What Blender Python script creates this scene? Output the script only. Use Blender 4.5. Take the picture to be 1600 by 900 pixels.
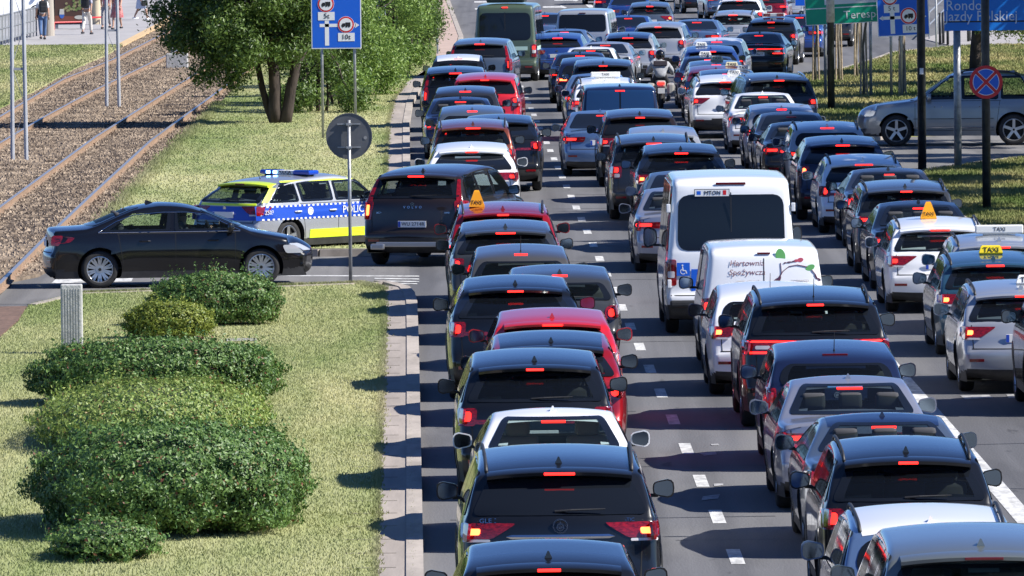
import bpy, bmesh, math, random
import numpy as np
from mathutils import Vector, Matrix
from mathutils.bvhtree import BVHTree
R = math.radians
random.seed(7); rng = np.random.default_rng(7)
sc = bpy.context.scene
for o in list(bpy.data.objects): bpy.data.objects.remove(o)
COL = sc.collection

# ---------------------------------------------------------------- camera
F, HC, ROLL, TH = 15000.0, 7.67, .011, math.atan(706.7/15000)
fw = Vector((0, math.cos(TH), -math.sin(TH))); r0 = Vector((1,0,0)); u0 = Vector((0, math.sin(TH), math.cos(TH)))
cr = math.cos(ROLL)*r0 - math.sin(ROLL)*u0; cu = math.sin(ROLL)*r0 + math.cos(ROLL)*u0
cam = bpy.data.cameras.new('camera'); co = bpy.data.objects.new('camera', cam); COL.objects.link(co)
m = Matrix((cr, cu, -fw)).transposed().to_4x4(); m.translation = Vector((0,0,HC)); co.matrix_world = m
cam.sensor_width = 36; cam.lens = F/1600*36; cam.clip_start = 1; cam.clip_end = 12000
sc.camera = co
def ray(px, py): return fw + cr*((px-800)/F) + cu*((450-py)/F)
def G(px, py, z=0.0):
    d = ray(px, py); t = (z-HC)/d.z; return Vector((0,0,HC)) + d*t
def GY(px, py, Y):
    d = ray(px, py); return Vector((0,0,HC)) + d*(Y/d.y)

# ---------------------------------------------------------------- sky, sun, exposure
SUN_EL, SUN_AZ = R(41), R(14)            # elevation; angle behind the camera's right
sdir = Vector((math.cos(SUN_EL)*math.cos(SUN_AZ), -math.cos(SUN_EL)*math.sin(SUN_AZ), math.sin(SUN_EL)))
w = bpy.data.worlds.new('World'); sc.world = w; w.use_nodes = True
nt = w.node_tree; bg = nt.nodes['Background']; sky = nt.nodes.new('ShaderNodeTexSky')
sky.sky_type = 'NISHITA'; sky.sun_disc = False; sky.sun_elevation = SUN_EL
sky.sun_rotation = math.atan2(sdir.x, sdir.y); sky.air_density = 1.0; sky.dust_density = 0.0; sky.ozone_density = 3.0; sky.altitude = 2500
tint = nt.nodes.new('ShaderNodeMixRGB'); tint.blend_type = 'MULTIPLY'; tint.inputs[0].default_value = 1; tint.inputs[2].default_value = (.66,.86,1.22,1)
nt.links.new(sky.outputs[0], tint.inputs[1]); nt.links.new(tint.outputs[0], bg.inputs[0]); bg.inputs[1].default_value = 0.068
sl = bpy.data.lights.new('sun', 'SUN'); sl.energy = 5.0; sl.angle = R(.53); sl.color = (1, .955, .89)
so = bpy.data.objects.new('sun', sl); COL.objects.link(so); so.rotation_euler = sdir.to_track_quat('Z', 'Y').to_euler(); so.location = (30, 60, 60)
sc.view_settings.view_transform = 'Standard'; sc.view_settings.look = 'None'; sc.view_settings.gamma = 1
sc.view_settings.use_curve_mapping = False; sc.view_settings.exposure = 0.82
try:
    sc.cycles.max_bounces = 6; sc.cycles.transparent_max_bounces = 12; sc.cycles.caustics_reflective = False; sc.cycles.caustics_refractive = False
    sc.cycles.use_denoising = True
except Exception: pass

# ---------------------------------------------------------------- materials
MATS = {}
def mat(name, col, rough=.5, metal=0, coat=0, emit=None, es=1, spec=.5, var=0, vscale=3, bump=0, bscale=40, col2=None, detail=4, stretch=None, alpha=None):
    if name in MATS: return MATS[name]
    m = bpy.data.materials.new(name); m.use_nodes = True; n = m.node_tree; b = n.nodes['Principled BSDF']
    b.inputs['Base Color'].default_value = (*col, 1); b.inputs['Roughness'].default_value = rough; b.inputs['Metallic'].default_value = metal
    b.inputs['Coat Weight'].default_value = coat; b.inputs['Coat Roughness'].default_value = .03; b.inputs['Specular IOR Level'].default_value = spec
    if emit: b.inputs['Emission Color'].default_value = (*emit, 1); b.inputs['Emission Strength'].default_value = es
    tc = None
    if var or bump or col2:
        tc = n.nodes.new('ShaderNodeTexCoord'); mp = n.nodes.new('ShaderNodeMapping'); n.links.new(tc.outputs['Object'], mp.inputs[0])
        if stretch: mp.inputs['Scale'].default_value = stretch
    if var or col2:
        no = n.nodes.new('ShaderNodeTexNoise'); no.inputs['Scale'].default_value = vscale; no.inputs['Detail'].default_value = detail; no.inputs['Roughness'].default_value = .65
        n.links.new(mp.outputs[0], no.inputs['Vector'])
        cr_ = n.nodes.new('ShaderNodeValToRGB'); n.links.new(no.outputs[0], cr_.inputs[0])
        c2 = col2 if col2 else tuple(min(1, c*(1+var)) for c in col); c1 = col if col2 else tuple(c*(1-var) for c in col)
        cr_.color_ramp.elements[0].position = .36; cr_.color_ramp.elements[1].position = .64
        cr_.color_ramp.elements[0].color = (*c1, 1); cr_.color_ramp.elements[1].color = (*c2, 1)
        n.links.new(cr_.outputs[0], b.inputs['Base Color'])
    if bump:
        nb = n.nodes.new('ShaderNodeTexNoise'); nb.inputs['Scale'].default_value = bscale; nb.inputs['Detail'].default_value = 5
        n.links.new(mp.outputs[0], nb.inputs['Vector']); bm_ = n.nodes.new('ShaderNodeBump'); bm_.inputs['Strength'].default_value = bump; bm_.inputs['Distance'].default_value = .02
        n.links.new(nb.outputs[0], bm_.inputs['Height']); n.links.new(bm_.outputs[0], b.inputs['Normal'])
    if alpha is not None: b.inputs['Alpha'].default_value = alpha
    MATS[name] = m; return m
def paint(name, col, metal=.35, rough=.32):
    """car paint: clear coat over a slightly flaky, slightly dusty base"""
    k = 'paint_'+name
    if k in MATS: return MATS[k]
    m = mat(k, col, rough, metal, 1.0)
    n = m.node_tree; b = n.nodes['Principled BSDF']; tc = n.nodes.new('ShaderNodeTexCoord')
    no = n.nodes.new('ShaderNodeTexNoise'); no.inputs['Scale'].default_value = 2.2; no.inputs['Detail'].default_value = 6
    n.links.new(tc.outputs['Object'], no.inputs['Vector'])
    sp = n.nodes.new('ShaderNodeSeparateXYZ'); n.links.new(tc.outputs['Object'], sp.inputs[0])
    mr = n.nodes.new('ShaderNodeMapRange'); mr.inputs['From Min'].default_value = .15; mr.inputs['From Max'].default_value = .75
    mr.inputs['To Min'].default_value = .13 if name != 'jet' else .02; mr.inputs['To Max'].default_value = .01; n.links.new(sp.outputs[2], mr.inputs[0])
    mu = n.nodes.new('ShaderNodeMath'); mu.operation = 'MULTIPLY'; n.links.new(no.outputs[0], mu.inputs[0]); n.links.new(mr.outputs[0], mu.inputs[1])
    mx = n.nodes.new('ShaderNodeMixRGB'); mx.inputs[1].default_value = (*col, 1); mx.inputs[2].default_value = (.16, .145, .125, 1)
    n.links.new(mu.outputs[0], mx.inputs[0]); n.links.new(mx.outputs[0], b.inputs['Base Color'])
    r2 = n.nodes.new('ShaderNodeMapRange'); r2.inputs['To Min'].default_value = .02; r2.inputs['To Max'].default_value = .10
    n.links.new(no.outputs[0], r2.inputs[0]); n.links.new(r2.outputs[0], b.inputs['Coat Roughness'])
    return m
def glass(name, tint, tr):
    """window glass: glossy sheet, fraction tr seen through with a tint"""
    m = bpy.data.materials.new(name); m.use_nodes = True; n = m.node_tree; b = n.nodes['Principled BSDF']; out = n.nodes['Material Output']
    b.inputs['Base Color'].default_value = (*tint, 1); b.inputs['Roughness'].default_value = .04; b.inputs['Specular IOR Level'].default_value = .38
    if tr > 0:
        t = n.nodes.new('ShaderNodeBsdfTransparent'); t.inputs[0].default_value = (.82, .93, .90, 1)
        x = n.nodes.new('ShaderNodeMixShader'); x.inputs[0].default_value = tr
        n.links.new(b.outputs[0], x.inputs[1]); n.links.new(t.outputs[0], x.inputs[2]); n.links.new(x.outputs[0], out.inputs[0])
    MATS[name] = m; return m
PC = dict(black=(.006,.007,.009), jet=(.004,.004,.005), graphite=(.035,.038,.042), navy=(.008,.014,.045), brown=(.018,.012,.010), white=(.82,.83,.84),
  silver=(.42,.44,.47), lilac=(.30,.31,.37), red=(.55,.012,.02), deepred=(.36,.006,.012), orange=(.20,.045,.02), blue=(.03,.08,.30), skyblue=(.12,.20,.36),
  green=(.055,.085,.048), greygreen=(.17,.19,.18), steel=(.10,.13,.17), beige=(.50,.49,.44), teal=(.02,.06,.10), taupe=(.10,.095,.085), dim=(.02,.022,.027), maroon=(.22,.01,.02), frost=(.27,.29,.30))
DARKS=('black','jet','brown','navy','graphite','dim','teal')
def PT(c):
    m_=_PT(c)
    if c in DARKS: b_=m_.node_tree.nodes['Principled BSDF']; b_.inputs['Specular IOR Level'].default_value=.15; b_.inputs['Metallic'].default_value=.05
    return m_
def _PT(c): return paint(c, PC[c], metal={'white':0,'red':.15,'green':.05,'beige':.1,'jet':.1,'black':.2}.get(c,.45), rough={'green':.5,'white':.4}.get(c,.3))
MB = mat('black_plastic', (.022,.022,.023), .55, var=.3, vscale=6)
MSEAM = mat('seam', (.004,.004,.004), .8)
MTYRE = mat('tyre_rubber', (.020,.020,.021), .85, var=.3, vscale=8)
MRIM = mat('rim_alloy', (.55,.56,.58), .3, metal=.9)
MRIMD = mat('rim_dark', (.06,.06,.065), .35, metal=.8)
MCHR = mat('chrome', (.75,.76,.78), .12, metal=1)
MLAMP = mat('lamp_red', (.20,.004,.007), .08, coat=1, var=.55, vscale=22, stretch=(1,1,3))
MLAMPD = mat('lamp_dark_red', (.12,.004,.006), .08, coat=1)
MLAMPW = mat('lamp_clear', (.62,.60,.60), .12, coat=1)
MLIT = mat('lamp_lit', (.6,.02,.02), .3, emit=(1,.018,.012), es=2.6)
MLITB = mat('lamp_lit_bright', (.9,.1,.05), .3, emit=(1,.11,.03), es=5)
MHEAD = mat('headlight', (.55,.58,.6), .08, metal=.3, coat=1)
MWHT = mat('plate_white', (.75,.75,.74), .4)
MPBL = mat('plate_blue', (.02,.07,.45), .4)
MTXT = mat('ink', (.01,.01,.012), .5)
MSEAT = mat('seat_cloth', (.05,.05,.055), .9)
MSEATL = mat('seat_leather', (.26,.24,.21), .6)
MMIR = mat('mirror_silver', (.24,.31,.38), .05, metal=1)
MGD = glass('glass_dark', (.008,.010,.014), 0)
MGT = glass('glass_tinted', (.008,.010,.014), .58)
MGC = glass('glass_clear', (.010,.014,.016), .75)
MGREY = mat('sign_back', (.115,.12,.13), .45, metal=.3, var=.1, vscale=5)
MPOLE = mat('galvanised', (.30,.31,.32), .45, metal=.5, var=.2, vscale=9)
MPOLED = mat('pole_dark', (.022,.026,.028), .5, var=.5, vscale=5)

# ---------------------------------------------------------------- object helpers
def link(o, parent=None):
    COL.objects.link(o)
    if parent: o.parent = parent
    return o
def tag(o, label=None, cat=None, group=None, kind=None):
    if label: o['label'] = label
    if cat: o['category'] = cat
    if group: o['group'] = group
    if kind: o['kind'] = kind
    return o
def mesh(name, vs, fs, mats, mi=None, smooth=True):
    me = bpy.data.meshes.new(name); me.from_pydata([tuple(v) for v in vs], [], fs)
    for m_ in (mats if isinstance(mats, (list, tuple)) else [mats]): me.materials.append(m_)
    if mi is not None: me.polygons.foreach_set('material_index', mi)
    if smooth: me.polygons.foreach_set('use_smooth', [True]*len(me.polygons))
    me.update(); return me
def obj(name, me, parent=None, loc=None, rot=None):
    o = bpy.data.objects.new(name, me); link(o, parent)
    if loc is not None: o.location = loc
    if rot is not None: o.rotation_euler = rot
    return o
def empty(name, loc=(0,0,0), rz=0, label=None, cat=None, group=None):
    o = bpy.data.objects.new(name, None); link(o); o.location = loc; o.rotation_euler = (0,0,rz); o.empty_display_size = .3
    return tag(o, label, cat, group)
class MBd:
    """collects shapes into one mesh"""
    def __init__(s): s.v=[]; s.f=[]; s.m=[]
    def add(s, vs, fs, mi=0):
        k=len(s.v); s.v += [tuple(v) for v in vs]; s.f += [tuple(i+k for i in f) for f in fs]; s.m += [mi]*len(fs)
    def box(s, c, d, mi=0, rz=0, bev=0):
        x,y,z = [q/2 for q in d]; P=[Vector((a*x,b*y,e*z)) for a in (-1,1) for b in (-1,1) for e in (-1,1)]
        if rz: M=Matrix.Rotation(rz,3,'Z'); P=[M@p for p in P]
        P=[p+Vector(c) for p in P]
        s.add(P, [(0,1,3,2),(4,6,7,5),(0,4,5,1),(2,3,7,6),(0,2,6,4),(1,5,7,3)], mi)
    def bevbox(s, c, d, b, mi=0, M=None):
        bm = bmesh.new(); bmesh.ops.create_cube(bm, size=1)
        for v in bm.verts: v.co = Vector((v.co.x*d[0], v.co.y*d[1], v.co.z*d[2]))
        bmesh.ops.bevel(bm, geom=bm.edges[:], offset=b, segments=2, affect='EDGES', profile=.6)
        bm.verts.ensure_lookup_table()
        vs=[(M@v.co if M else v.co)+Vector(c) for v in bm.verts]; s.add(vs, [[v.index for v in f.verts] for f in bm.faces], mi); bm.free()
    def tube(s, pts, rad, n=8, mi=0, cap=True):
        pts=[Vector(p) for p in pts]; rad = rad if isinstance(rad,(list,tuple)) else [rad]*len(pts); rings=[]
        for i,p in enumerate(pts):
            t=(pts[min(i+1,len(pts)-1)]-pts[max(i-1,0)]).normalized(); a=t.cross(Vector((0,0,1)) if abs(t.z)<.9 else Vector((1,0,0))).normalized(); b=t.cross(a)
            rings.append([p+(a*math.cos(k*2*math.pi/n)+b*math.sin(k*2*math.pi/n))*rad[i] for k in range(n)])
        vs=[v for r in rings for v in r]; fs=[]
        for i in range(len(pts)-1):
            for k in range(n): a=i*n+k; b=i*n+(k+1)%n; fs.append((a,b,b+n,a+n))
        if cap: fs.append(tuple(range(n-1,-1,-1))); fs.append(tuple((len(pts)-1)*n+k for k in range(n)))
        s.add(vs, fs, mi)
    def disc(s, c, r, d, axis='Y', n=32, mi=0, rin=0):
        # flat cylinder / ring of thickness d along axis
        vs=[];fs=[]
        def P(a,rr,h):
            u,v=rr*math.cos(a),rr*math.sin(a)
            q={'Y':(u,h,v),'X':(h,u,v),'Z':(u,v,h)}[axis]; return Vector(c)+Vector(q)
        for k in range(n):
            a=2*math.pi*k/n
            vs += [P(a,r,-d/2),P(a,r,d/2)] + ([P(a,rin,-d/2),P(a,rin,d/2)] if rin else [])
        st=4 if rin else 2
        for k in range(n):
            a=k*st; b=((k+1)%n)*st
            fs.append((a,b,b+1,a+1))
            if rin: fs += [(a+2,a+3,b+3,b+2),(a,a+2,b+2,b),(a+1,b+1,b+3,a+3)]
        if not rin: fs += [tuple(k*2 for k in range(n-1,-1,-1)), tuple(k*2+1 for k in range(n))]
        s.add(vs,fs,mi)
    def prism(s, pts, y0, y1, mi=0):
        # polygon in x,z extruded along y
        n=len(pts); vs=[(p[0],y0,p[1]) for p in pts]+[(p[0],y1,p[1]) for p in pts]
        s.add(vs, [tuple(range(n)), tuple(range(2*n-1,n-1,-1))]+[(i,i+n,(i+1)%n+n,(i+1)%n) for i in range(n)], mi)
    def me(s, name, mats, smooth=False): return mesh(name, s.v, s.f, mats, s.m, smooth)
    def build(s, name, mats, parent=None, loc=None, rot=None, smooth=False): return obj(name, s.me(name, mats, smooth), parent, loc, rot)
_fc = {}
def text_me(txt, size, ext=.002, shear=0, spacing=1):
    k=(txt,size,ext,shear,spacing)
    if k in _fc: return _fc[k]
    c = bpy.data.curves.new('lettering','FONT'); c.body=txt; c.size=size; c.extrude=ext; c.align_x='CENTER'; c.align_y='CENTER'; c.shear=shear; c.space_character=spacing; c.resolution_u=2
    o = bpy.data.objects.new('t', c); COL.objects.link(o); bpy.context.view_layer.update()
    me = bpy.data.meshes.new_from_object(o.evaluated_get(bpy.context.evaluated_depsgraph_get())); bpy.data.objects.remove(o); bpy.data.curves.remove(c)
    me.name='lettering'; _fc[k]=me; return me
def text(txt, size, loc, m_, parent, rz=0, name='lettering', sx=1, ext=.002, shear=0, tilt=0, spacing=1):
    """upright lettering facing local -Y"""
    me = text_me(txt, size, ext, shear, spacing).copy(); me.materials.clear(); me.materials.append(m_)
    o = obj(name, me, parent, loc, (R(90)+tilt, 0, rz)); o.scale = (sx,1,1); return o
# ---------------------------------------------------------------- car body
def chaikin(p, n=2):
    for _ in range(n):
        q=[p[0]]
        for a,b in zip(p[:-1],p[1:]): q += [(a[0]*.75+b[0]*.25, a[1]*.75+b[1]*.25),(a[0]*.25+b[0]*.75, a[1]*.25+b[1]*.75)]
        q.append(p[-1]); p=q
    return p
def resample(p, step):
    out=[p[0]]
    for a,b in zip(p[:-1],p[1:]):
        L=math.hypot(b[0]-a[0],b[1]-a[1]); n=max(1,int(L/step+.5))
        out += [(a[0]+(b[0]-a[0])*k/n, a[1]+(b[1]-a[1])*k/n) for k in range(1,n+1)]
    return out
def thin(p, dmin):
    out=[p[0]]
    for q in p[1:-1]:
        if math.hypot(q[0]-out[-1][0],q[1]-out[-1][1])>=dmin: out.append(q)
    out.append(p[-1]); return out
TY = {  # L, W, H, belt, ground clearance, wheel radius, roof half-width factor, style
 'suv_l': dict(L=4.92,W=1.96,H=1.76,zb=1.17,gc=.24,rw=.38,rf=.735,st='suv',ws=.46,spoil=1),
 'suv':   dict(L=4.52,W=1.87,H=1.66,zb=1.09,gc=.22,rw=.355,rf=.715,st='suv',ws=.50,spoil=1),
 'suv_x': dict(L=4.80,W=1.93,H=1.84,zb=1.10,gc=.25,rw=.385,rf=.70,st='suv',ws=.56,spoil=1,wt=.10,fx=.19),
 'suv_b': dict(L=4.42,W=1.84,H=1.68,zb=1.10,gc=.22,rw=.35,rf=.765,st='suv',ws=.36,spoil=1),
 'suv_f': dict(L=4.64,W=1.89,H=1.63,zb=1.10,gc=.22,rw=.36,rf=.67,st='suv',ws=.74,spoil=1),
 'xover_b': dict(L=4.22,W=1.80,H=1.58,zb=1.03,gc=.20,rw=.34,rf=.74,st='suv',ws=.44,spoil=0),
 'hatch_b': dict(L=4.10,W=1.77,H=1.49,zb=.98,gc=.17,rw=.32,rf=.745,st='suv',ws=.42,spoil=0),
 'sedan_b': dict(L=4.78,W=1.86,H=1.42,zb=.95,gc=.16,rw=.335,rf=.63,st='sedan',ws=.6,spoil=0,wt=.34,fx=.245),
 'xover': dict(L=4.38,W=1.83,H=1.57,zb=1.05,gc=.20,rw=.345,rf=.70,st='suv',ws=.60,spoil=1),
 'hatch': dict(L=4.28,W=1.80,H=1.46,zb=.97,gc=.17,rw=.325,rf=.70,st='suv',ws=.62,spoil=1),
 'mini':  dict(L=3.88,W=1.70,H=1.46,zb=.96,gc=.17,rw=.31,rf=.74,st='suv',ws=.46,spoil=0),
 'estate':dict(L=4.62,W=1.80,H=1.47,zb=.94,gc=.17,rw=.325,rf=.715,st='suv',ws=.62,spoil=1),
 'sedan': dict(L=4.66,W=1.81,H=1.44,zb=.93,gc=.17,rw=.325,rf=.665,st='sedan',ws=.6,spoil=0,wt=.36,fx=.245),
 'van_s': dict(L=4.40,W=1.82,H=1.83,zb=1.05,gc=.19,rw=.33,rf=.84,st='van',ws=.16,spoil=0),
 'van_m': dict(L=4.90,W=1.92,H=1.96,zb=1.12,gc=.20,rw=.34,rf=.84,st='van',ws=.20,spoil=0),
 'van_l': dict(L=5.50,W=2.06,H=2.45,zb=1.25,gc=.24,rw=.36,rf=.86,st='van',ws=.16,spoil=0),
}
def profile(P):
    L,H,zb,gc,ws=P['L'],P['H'],P['zb'],P['gc'],P['ws']; h=L/2; fwx=P.get('fx',.235)*L; wt=P.get('wt',.60)-.60; st=P['st']
    zn=.50*H if H<1.6 else .80
    low=[(-h+.13,gc),(-h+.02,gc+.09),(-h,.46),(-h+.005,.60),(-h+.06,.67)]
    if st=='suv':
        rear=low+[(-h+.085,.80),(-h+.11,zb-.08),(-h+.15,zb+.03),(-h+.20,zb+.08),(-h+ws,H-.23),(-h+ws+.10,H-.14),(-h+ws+.42,H-.075),(-h+ws+.95,H-.03)]
    elif st=='sedan':
        rear=low+[(-h+.07,.78),(-h+.07,zb-.02),(-h+.09,zb+.085),(-h+.16,zb+.105),(-h+.60,zb+.12),(-h+.78,zb+.14),(-h+1.42,H-.10),(-h+1.62,H-.045),(-h+1.9,H-.012)]
    else:
        rear=low+[(-h+.06,.85),(-h+.07,zb),(-h+.10,zb+.1),(-h+ws,H-.22),(-h+ws+.05,H-.10),(-h+ws+.16,H-.045),(-h+ws+.45,H-.02)]
    if st=='van':
        front=[(.0,H),(.22*L,H-.04),(.27*L,H-.12),(.36*L,zb+.16),(.385*L,zb+.06),(h-.28,zb-.10),(h-.10,zb-.28),(h-.02,.62),(h,.45),(h-.03,gc+.08),(h-.15,gc)]
    else:
        front=[(-.12+wt,H),(.18+wt,H-.01),(.42+wt,H-.045),(.60+wt,H-.10),(fwx,zb+.09),(fwx+.12,zb+.035),(h-.62,zb-.045),(h-.30,zb-.12),(h-.10,zb-.23),(h-.01,zn*.85),(h,.45),(h-.03,gc+.08),(h-.15,gc)]
    return thin(resample(chaikin(rear+front,2),.075),.022)
def halfw(P, y, z):
    L,W,H,zb=P['L'],P['W'],P['H'],P['zb']; w=W/2; h=L/2; van=P['st']=='van'
    t=max(0,(-y-(h-.85))/.85); g = 1-(.05 if van else .13)*t**2.4
    t=max(0,(y-(h-1.15))/1.15); g -= .19*t**2.4
    zk=[0,.30,.45,.62,zb-.14,zb-.03,zb+.03,H]; r=P['rf']
    fk=[.93,.965,.992,1.0,.988,.965,.94 if not van else .96,r]
    f=float(np.interp(z,zk,fk))
    if z>zb:   # greenhouse narrows a bit to the rear
        u=(z-zb)/(H-zb); f -= (.0 if van else .035)*u*max(0,min(1,(-y)/(h)))
        if not van: f += .012*math.sin(math.pi*u)
    for yw in (-.30*L,.295*L):   # wheel-arch swell
        d=math.hypot(y-yw,(z-P['rw'])); f += .016*math.exp(-(d/.42)**4)
    return w*f*g
def outward(P, y, z): return halfw(P,y,z)
_bodies={}
def body(kind, clear):
    k=(kind,clear)
    if k in _bodies: return _bodies[k]
    P=TY[kind]; L,W,H,zb,gc,rw=P['L'],P['W'],P['H'],P['zb'],P['gc'],P['rw']; h=L/2; pr=profile(P); n=len(pr)
    NT,NC,NS=7,4,18; rings=[]; by=-9
    for i,(y,z) in enumerate(pr):
        a=pr[max(0,i-1)]; b=pr[min(n-1,i+1)]; t=Vector((b[0]-a[0],b[1]-a[1])).normalized(); N=Vector((t.y,-t.x))   # inward
        # rounding radius and crown by zone
        ny=abs(N.x)
        top=z>zb+.05
        if top: r=.075 if P['st']!='van' else .10; cwn=.055 if P['st']!='van' else .035
        else: r=.11; cwn=.05
        if top and ny>.5: r=.05 if P['st']!='van' else .09; cwn=.07 if P['st']!='van' else .03
        if y<-h+.3 and z<zb+.1: cwn=.11 if P['st']!='van' else .03; r=.10 if P['st']!='van' else .08
        if y>h-.5 and z<zb: cwn=.22; r=.14
        if z<gc+.05: r=.03
        S=Vector((y,z))+N*(r+cwn); wS=halfw(P,S.x,max(S.y,gc)); ring=[]
        for j in range(NT):
            x=(wS-r)*j/(NT-1); q=Vector((y,z))+N*(cwn*(x/max(wS,.1))**2.2); ring.append(Vector((x,q.x,q.y)))
        for j in range(1,NC):
            al=j/NC*math.pi/2; x=wS-r+r*math.sin(al); q=Vector((y,z))+N*(cwn*((wS-r)/wS)**2.2+r*(1-math.cos(al))); ring.append(Vector((x,q.x,q.y)))
        by=max(by,max(-(h-.16),min(h-.18,y))); by_=by+i*1e-4
        B=Vector((by_,gc))
        S0=Vector((y,z))+N*(cwn*((wS-r)/wS)**2.2+r)
        for j in range(NS+1):
            v=j/NS; q=S0.lerp(B,v); x=halfw(P,q.x,q.y)
            if v<.12: x = x*(v/.12)+wS*(1-v/.12) if False else x
            ring.append(Vector((x,q.x,max(q.y,gc))))
        ring.append(Vector((0,by_,gc+.002)))
        rings.append(ring)
    m_=len(rings[0]); vs=[];fs=[]
    full=[[Vector((-p.x,p.y,p.z)) for p in r[:0:-1]]+r for r in rings]; M=len(full[0])
    for r in full: vs+=r
    for i in range(n-1):
        for j in range(M-1): a=i*M+j; fs.append((a,a+1,a+M+1,a+M))
    bm=bmesh.new(); bv=[bm.verts.new(v) for v in vs]
    for f in fs: bm.faces.new([bv[i] for i in f])
    bmesh.ops.remove_doubles(bm, verts=bm.verts[:], dist=.0006)
    bmesh.ops.dissolve_degenerate(bm, edges=bm.edges[:], dist=.0005)
    bmesh.ops.recalc_face_normals(bm, faces=bm.faces[:])
    bvh=BVHTree.FromBMesh(bm)
    # wheel arches
    ra=rw+.055; yws=(-.30*L,.295*L)
    for v in bm.verts:
        if abs(v.co.x)<W*.36: continue
        for yw in yws:
            d=Vector((v.co.y-yw,v.co.z-rw))
            if ra-.055<d.length<ra+.04 and v.co.z>gc+.01: d=d.normalized()*ra; v.co.y=yw+d.x; v.co.z=rw+d.y
    dele=[]
    for f in bm.faces:
        c=f.calc_center_median()
        if abs(c.x)<W*.38: continue
        for yw in yws:
            if all((v.co.y-yw)**2+(v.co.z-rw)**2 <= (ra+.004)**2 for v in f.verts) or ((c.y-yw)**2+(c.z-rw)**2)<(ra-.03)**2: dele.append(f); break
    bmesh.ops.delete(bm, geom=dele, context='FACES')
    # openings behind the panes
    if clear:
        pn=panes(kind); dele=[]
        for f in bm.faces:
            c=f.calc_center_median()
            for (side,rows) in pn:
                if side in 'RF':
                    if (side=='R')!=(c.y<-.2) or abs(f.normal.x)>.75: continue
                    a,b=interp_rows(rows,c.z,c.x)
                    if a is not None and a+.05<c.x<b-.05 and rows[0][0]+.05<c.z<rows[-1][0]-.04 and c.z>zb: dele.append(f); break
                else:
                    if abs(f.normal.x)<.6: continue
                    a,b=interp_rows(rows,c.z,c.y)
                    if a is not None and a+.035<c.y<b-.035 and rows[0][0]+.03<c.z<rows[-1][0]-.03: dele.append(f); break
        bmesh.ops.delete(bm, geom=dele, context='FACES')
    bm.verts.ensure_lookup_table(); bm.verts.index_update()
    v2=[v.co.copy() for v in bm.verts]; f2=[[v.index for v in f.verts] for f in bm.faces]; mi=[]
    suvish=kind in('suv','suv_l','xover','van_l','van_s','suv_b','suv_f','xover_b')
    zp=.50 if suvish else .36
    for f in bm.faces:
        c=f.calc_center_median(); e=max(0,(abs(c.y)-h*.72)/(h*.28))
        lim=(.36 if suvish else .27) + e*(zp-(.36 if suvish else .27)) - (0.05 if abs(c.x)<.3*W and c.y<0 else 0)*0
        mi.append(1 if c.z<lim else 0)
    bm.free()
    B=MBd(); B.add(v2,f2); B.m=mi
    # arch liners and mouldings
    for yw in yws:
        for s in (-1,1):
            a0,a1=-.35,math.pi+.35; NN=22; ring=[]
            for q in range(NN+1):
                a=a0+(a1-a0)*q/NN; y=yw+ra*math.cos(a); z=rw+ra*math.sin(a); xo=halfw(P,y,z)
                y3,z3=yw+(ra+(.055 if suvish else .022))*math.cos(a),rw+(ra+(.055 if suvish else .022))*math.sin(a); xo3=halfw(P,y3,z3)
                ring.append([(s*(xo+.006),y,z),(s*(xo-.34),y,z),(s*(xo3+.006),y3,z3),(s*(xo3-.004),y3,z3)])
            vv=[p for r in ring for p in r]; ff=[]
            for q in range(NN):
                a=q*4; ff+=[(a,a+1,a+5,a+4)]
                if suvish: ff+=[(a,a+4,a+6,a+2),(a+2,a+6,a+7,a+3)]
            B.add(vv,ff,1)
            c=[(s*(halfw(P,yw,rw)-.33),yw+ra*math.cos(2*math.pi*q/20),max(gc,rw+ra*math.sin(2*math.pi*q/20))) for q in range(20)]
            B.add(c,[tuple(range(20))],2)
    def strip(pts,wd,proj):   # thin seam along pts
        vv=[];ff=[]
        for i,p in enumerate(pts):
            a=pts[max(0,i-1)];b=pts[min(len(pts)-1,i+1)]; d=Vector((b[0]-a[0],b[1]-a[1])).normalized(); nn=Vector((-d.y,d.x))*wd/2
            vv+=[proj(p[0]+nn.x,p[1]+nn.y),proj(p[0]-nn.x,p[1]-nn.y)]
        if any(v is None for v in vv): return
        for i in range(len(pts)-1): ff.append((2*i,2*i+1,2*i+3,2*i+2))
        B.add(vv,ff,2)
    # door seams
    for s in (-1,1):
        pj=lambda y,z,s=s:(s*(halfw(P,y,z)+.0025),y,z)
        ys=[-.235*L+.02,-.02*L,.20*L] if P['st']!='van' else [-.05*L,.20*L]
        for y in ys:
            top=zb+.0; pts=[(y+ (.10 if y<-.1*L else 0)*(1-t), gc+.13+(top-gc-.13)*t) for t in np.linspace(0,1,9)]; strip(pts,.010,pj)
        strip([(y,gc+.13) for y in np.linspace(-.20*L,.20*L,12)],.010,pj)
        strip([(y,zb-.0) for y in np.linspace(-.235*L,.2*L,12)],.010,pj)
    # tailgate seams
    def pr_(x,z):
        q=bvh.ray_cast(Vector((x,-h-2,z)),Vector((0,1,0)))
        return None if q[0] is None else q[0]+Vector((0,-.003,0))
    xk=.40*W if P['st']!='van' else .455*W; zt=zb+.0 if P['st']!='van' else H-.16
    for s in (-1,1): strip([(s*xk*(1 if P['st']=='van' else .97+.03*t),.62+(zt-.62)*t) for t in np.linspace(0,1,12)],.012,pr_)
    strip([(x,.62) for x in np.linspace(-xk,xk,14)],.014,pr_)
    if P['st']=='van': strip([(0,z) for z in np.linspace(.62,H-.13,12)],.014,pr_); strip([(x,zt) for x in np.linspace(-xk,xk,12)],.012,pr_)
    me=mesh('body',B.v,B.f,[MB,MB,MSEAM],B.m,True)
    try: me.set_sharp_from_angle(angle=R(38))
    except Exception: pass
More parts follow.
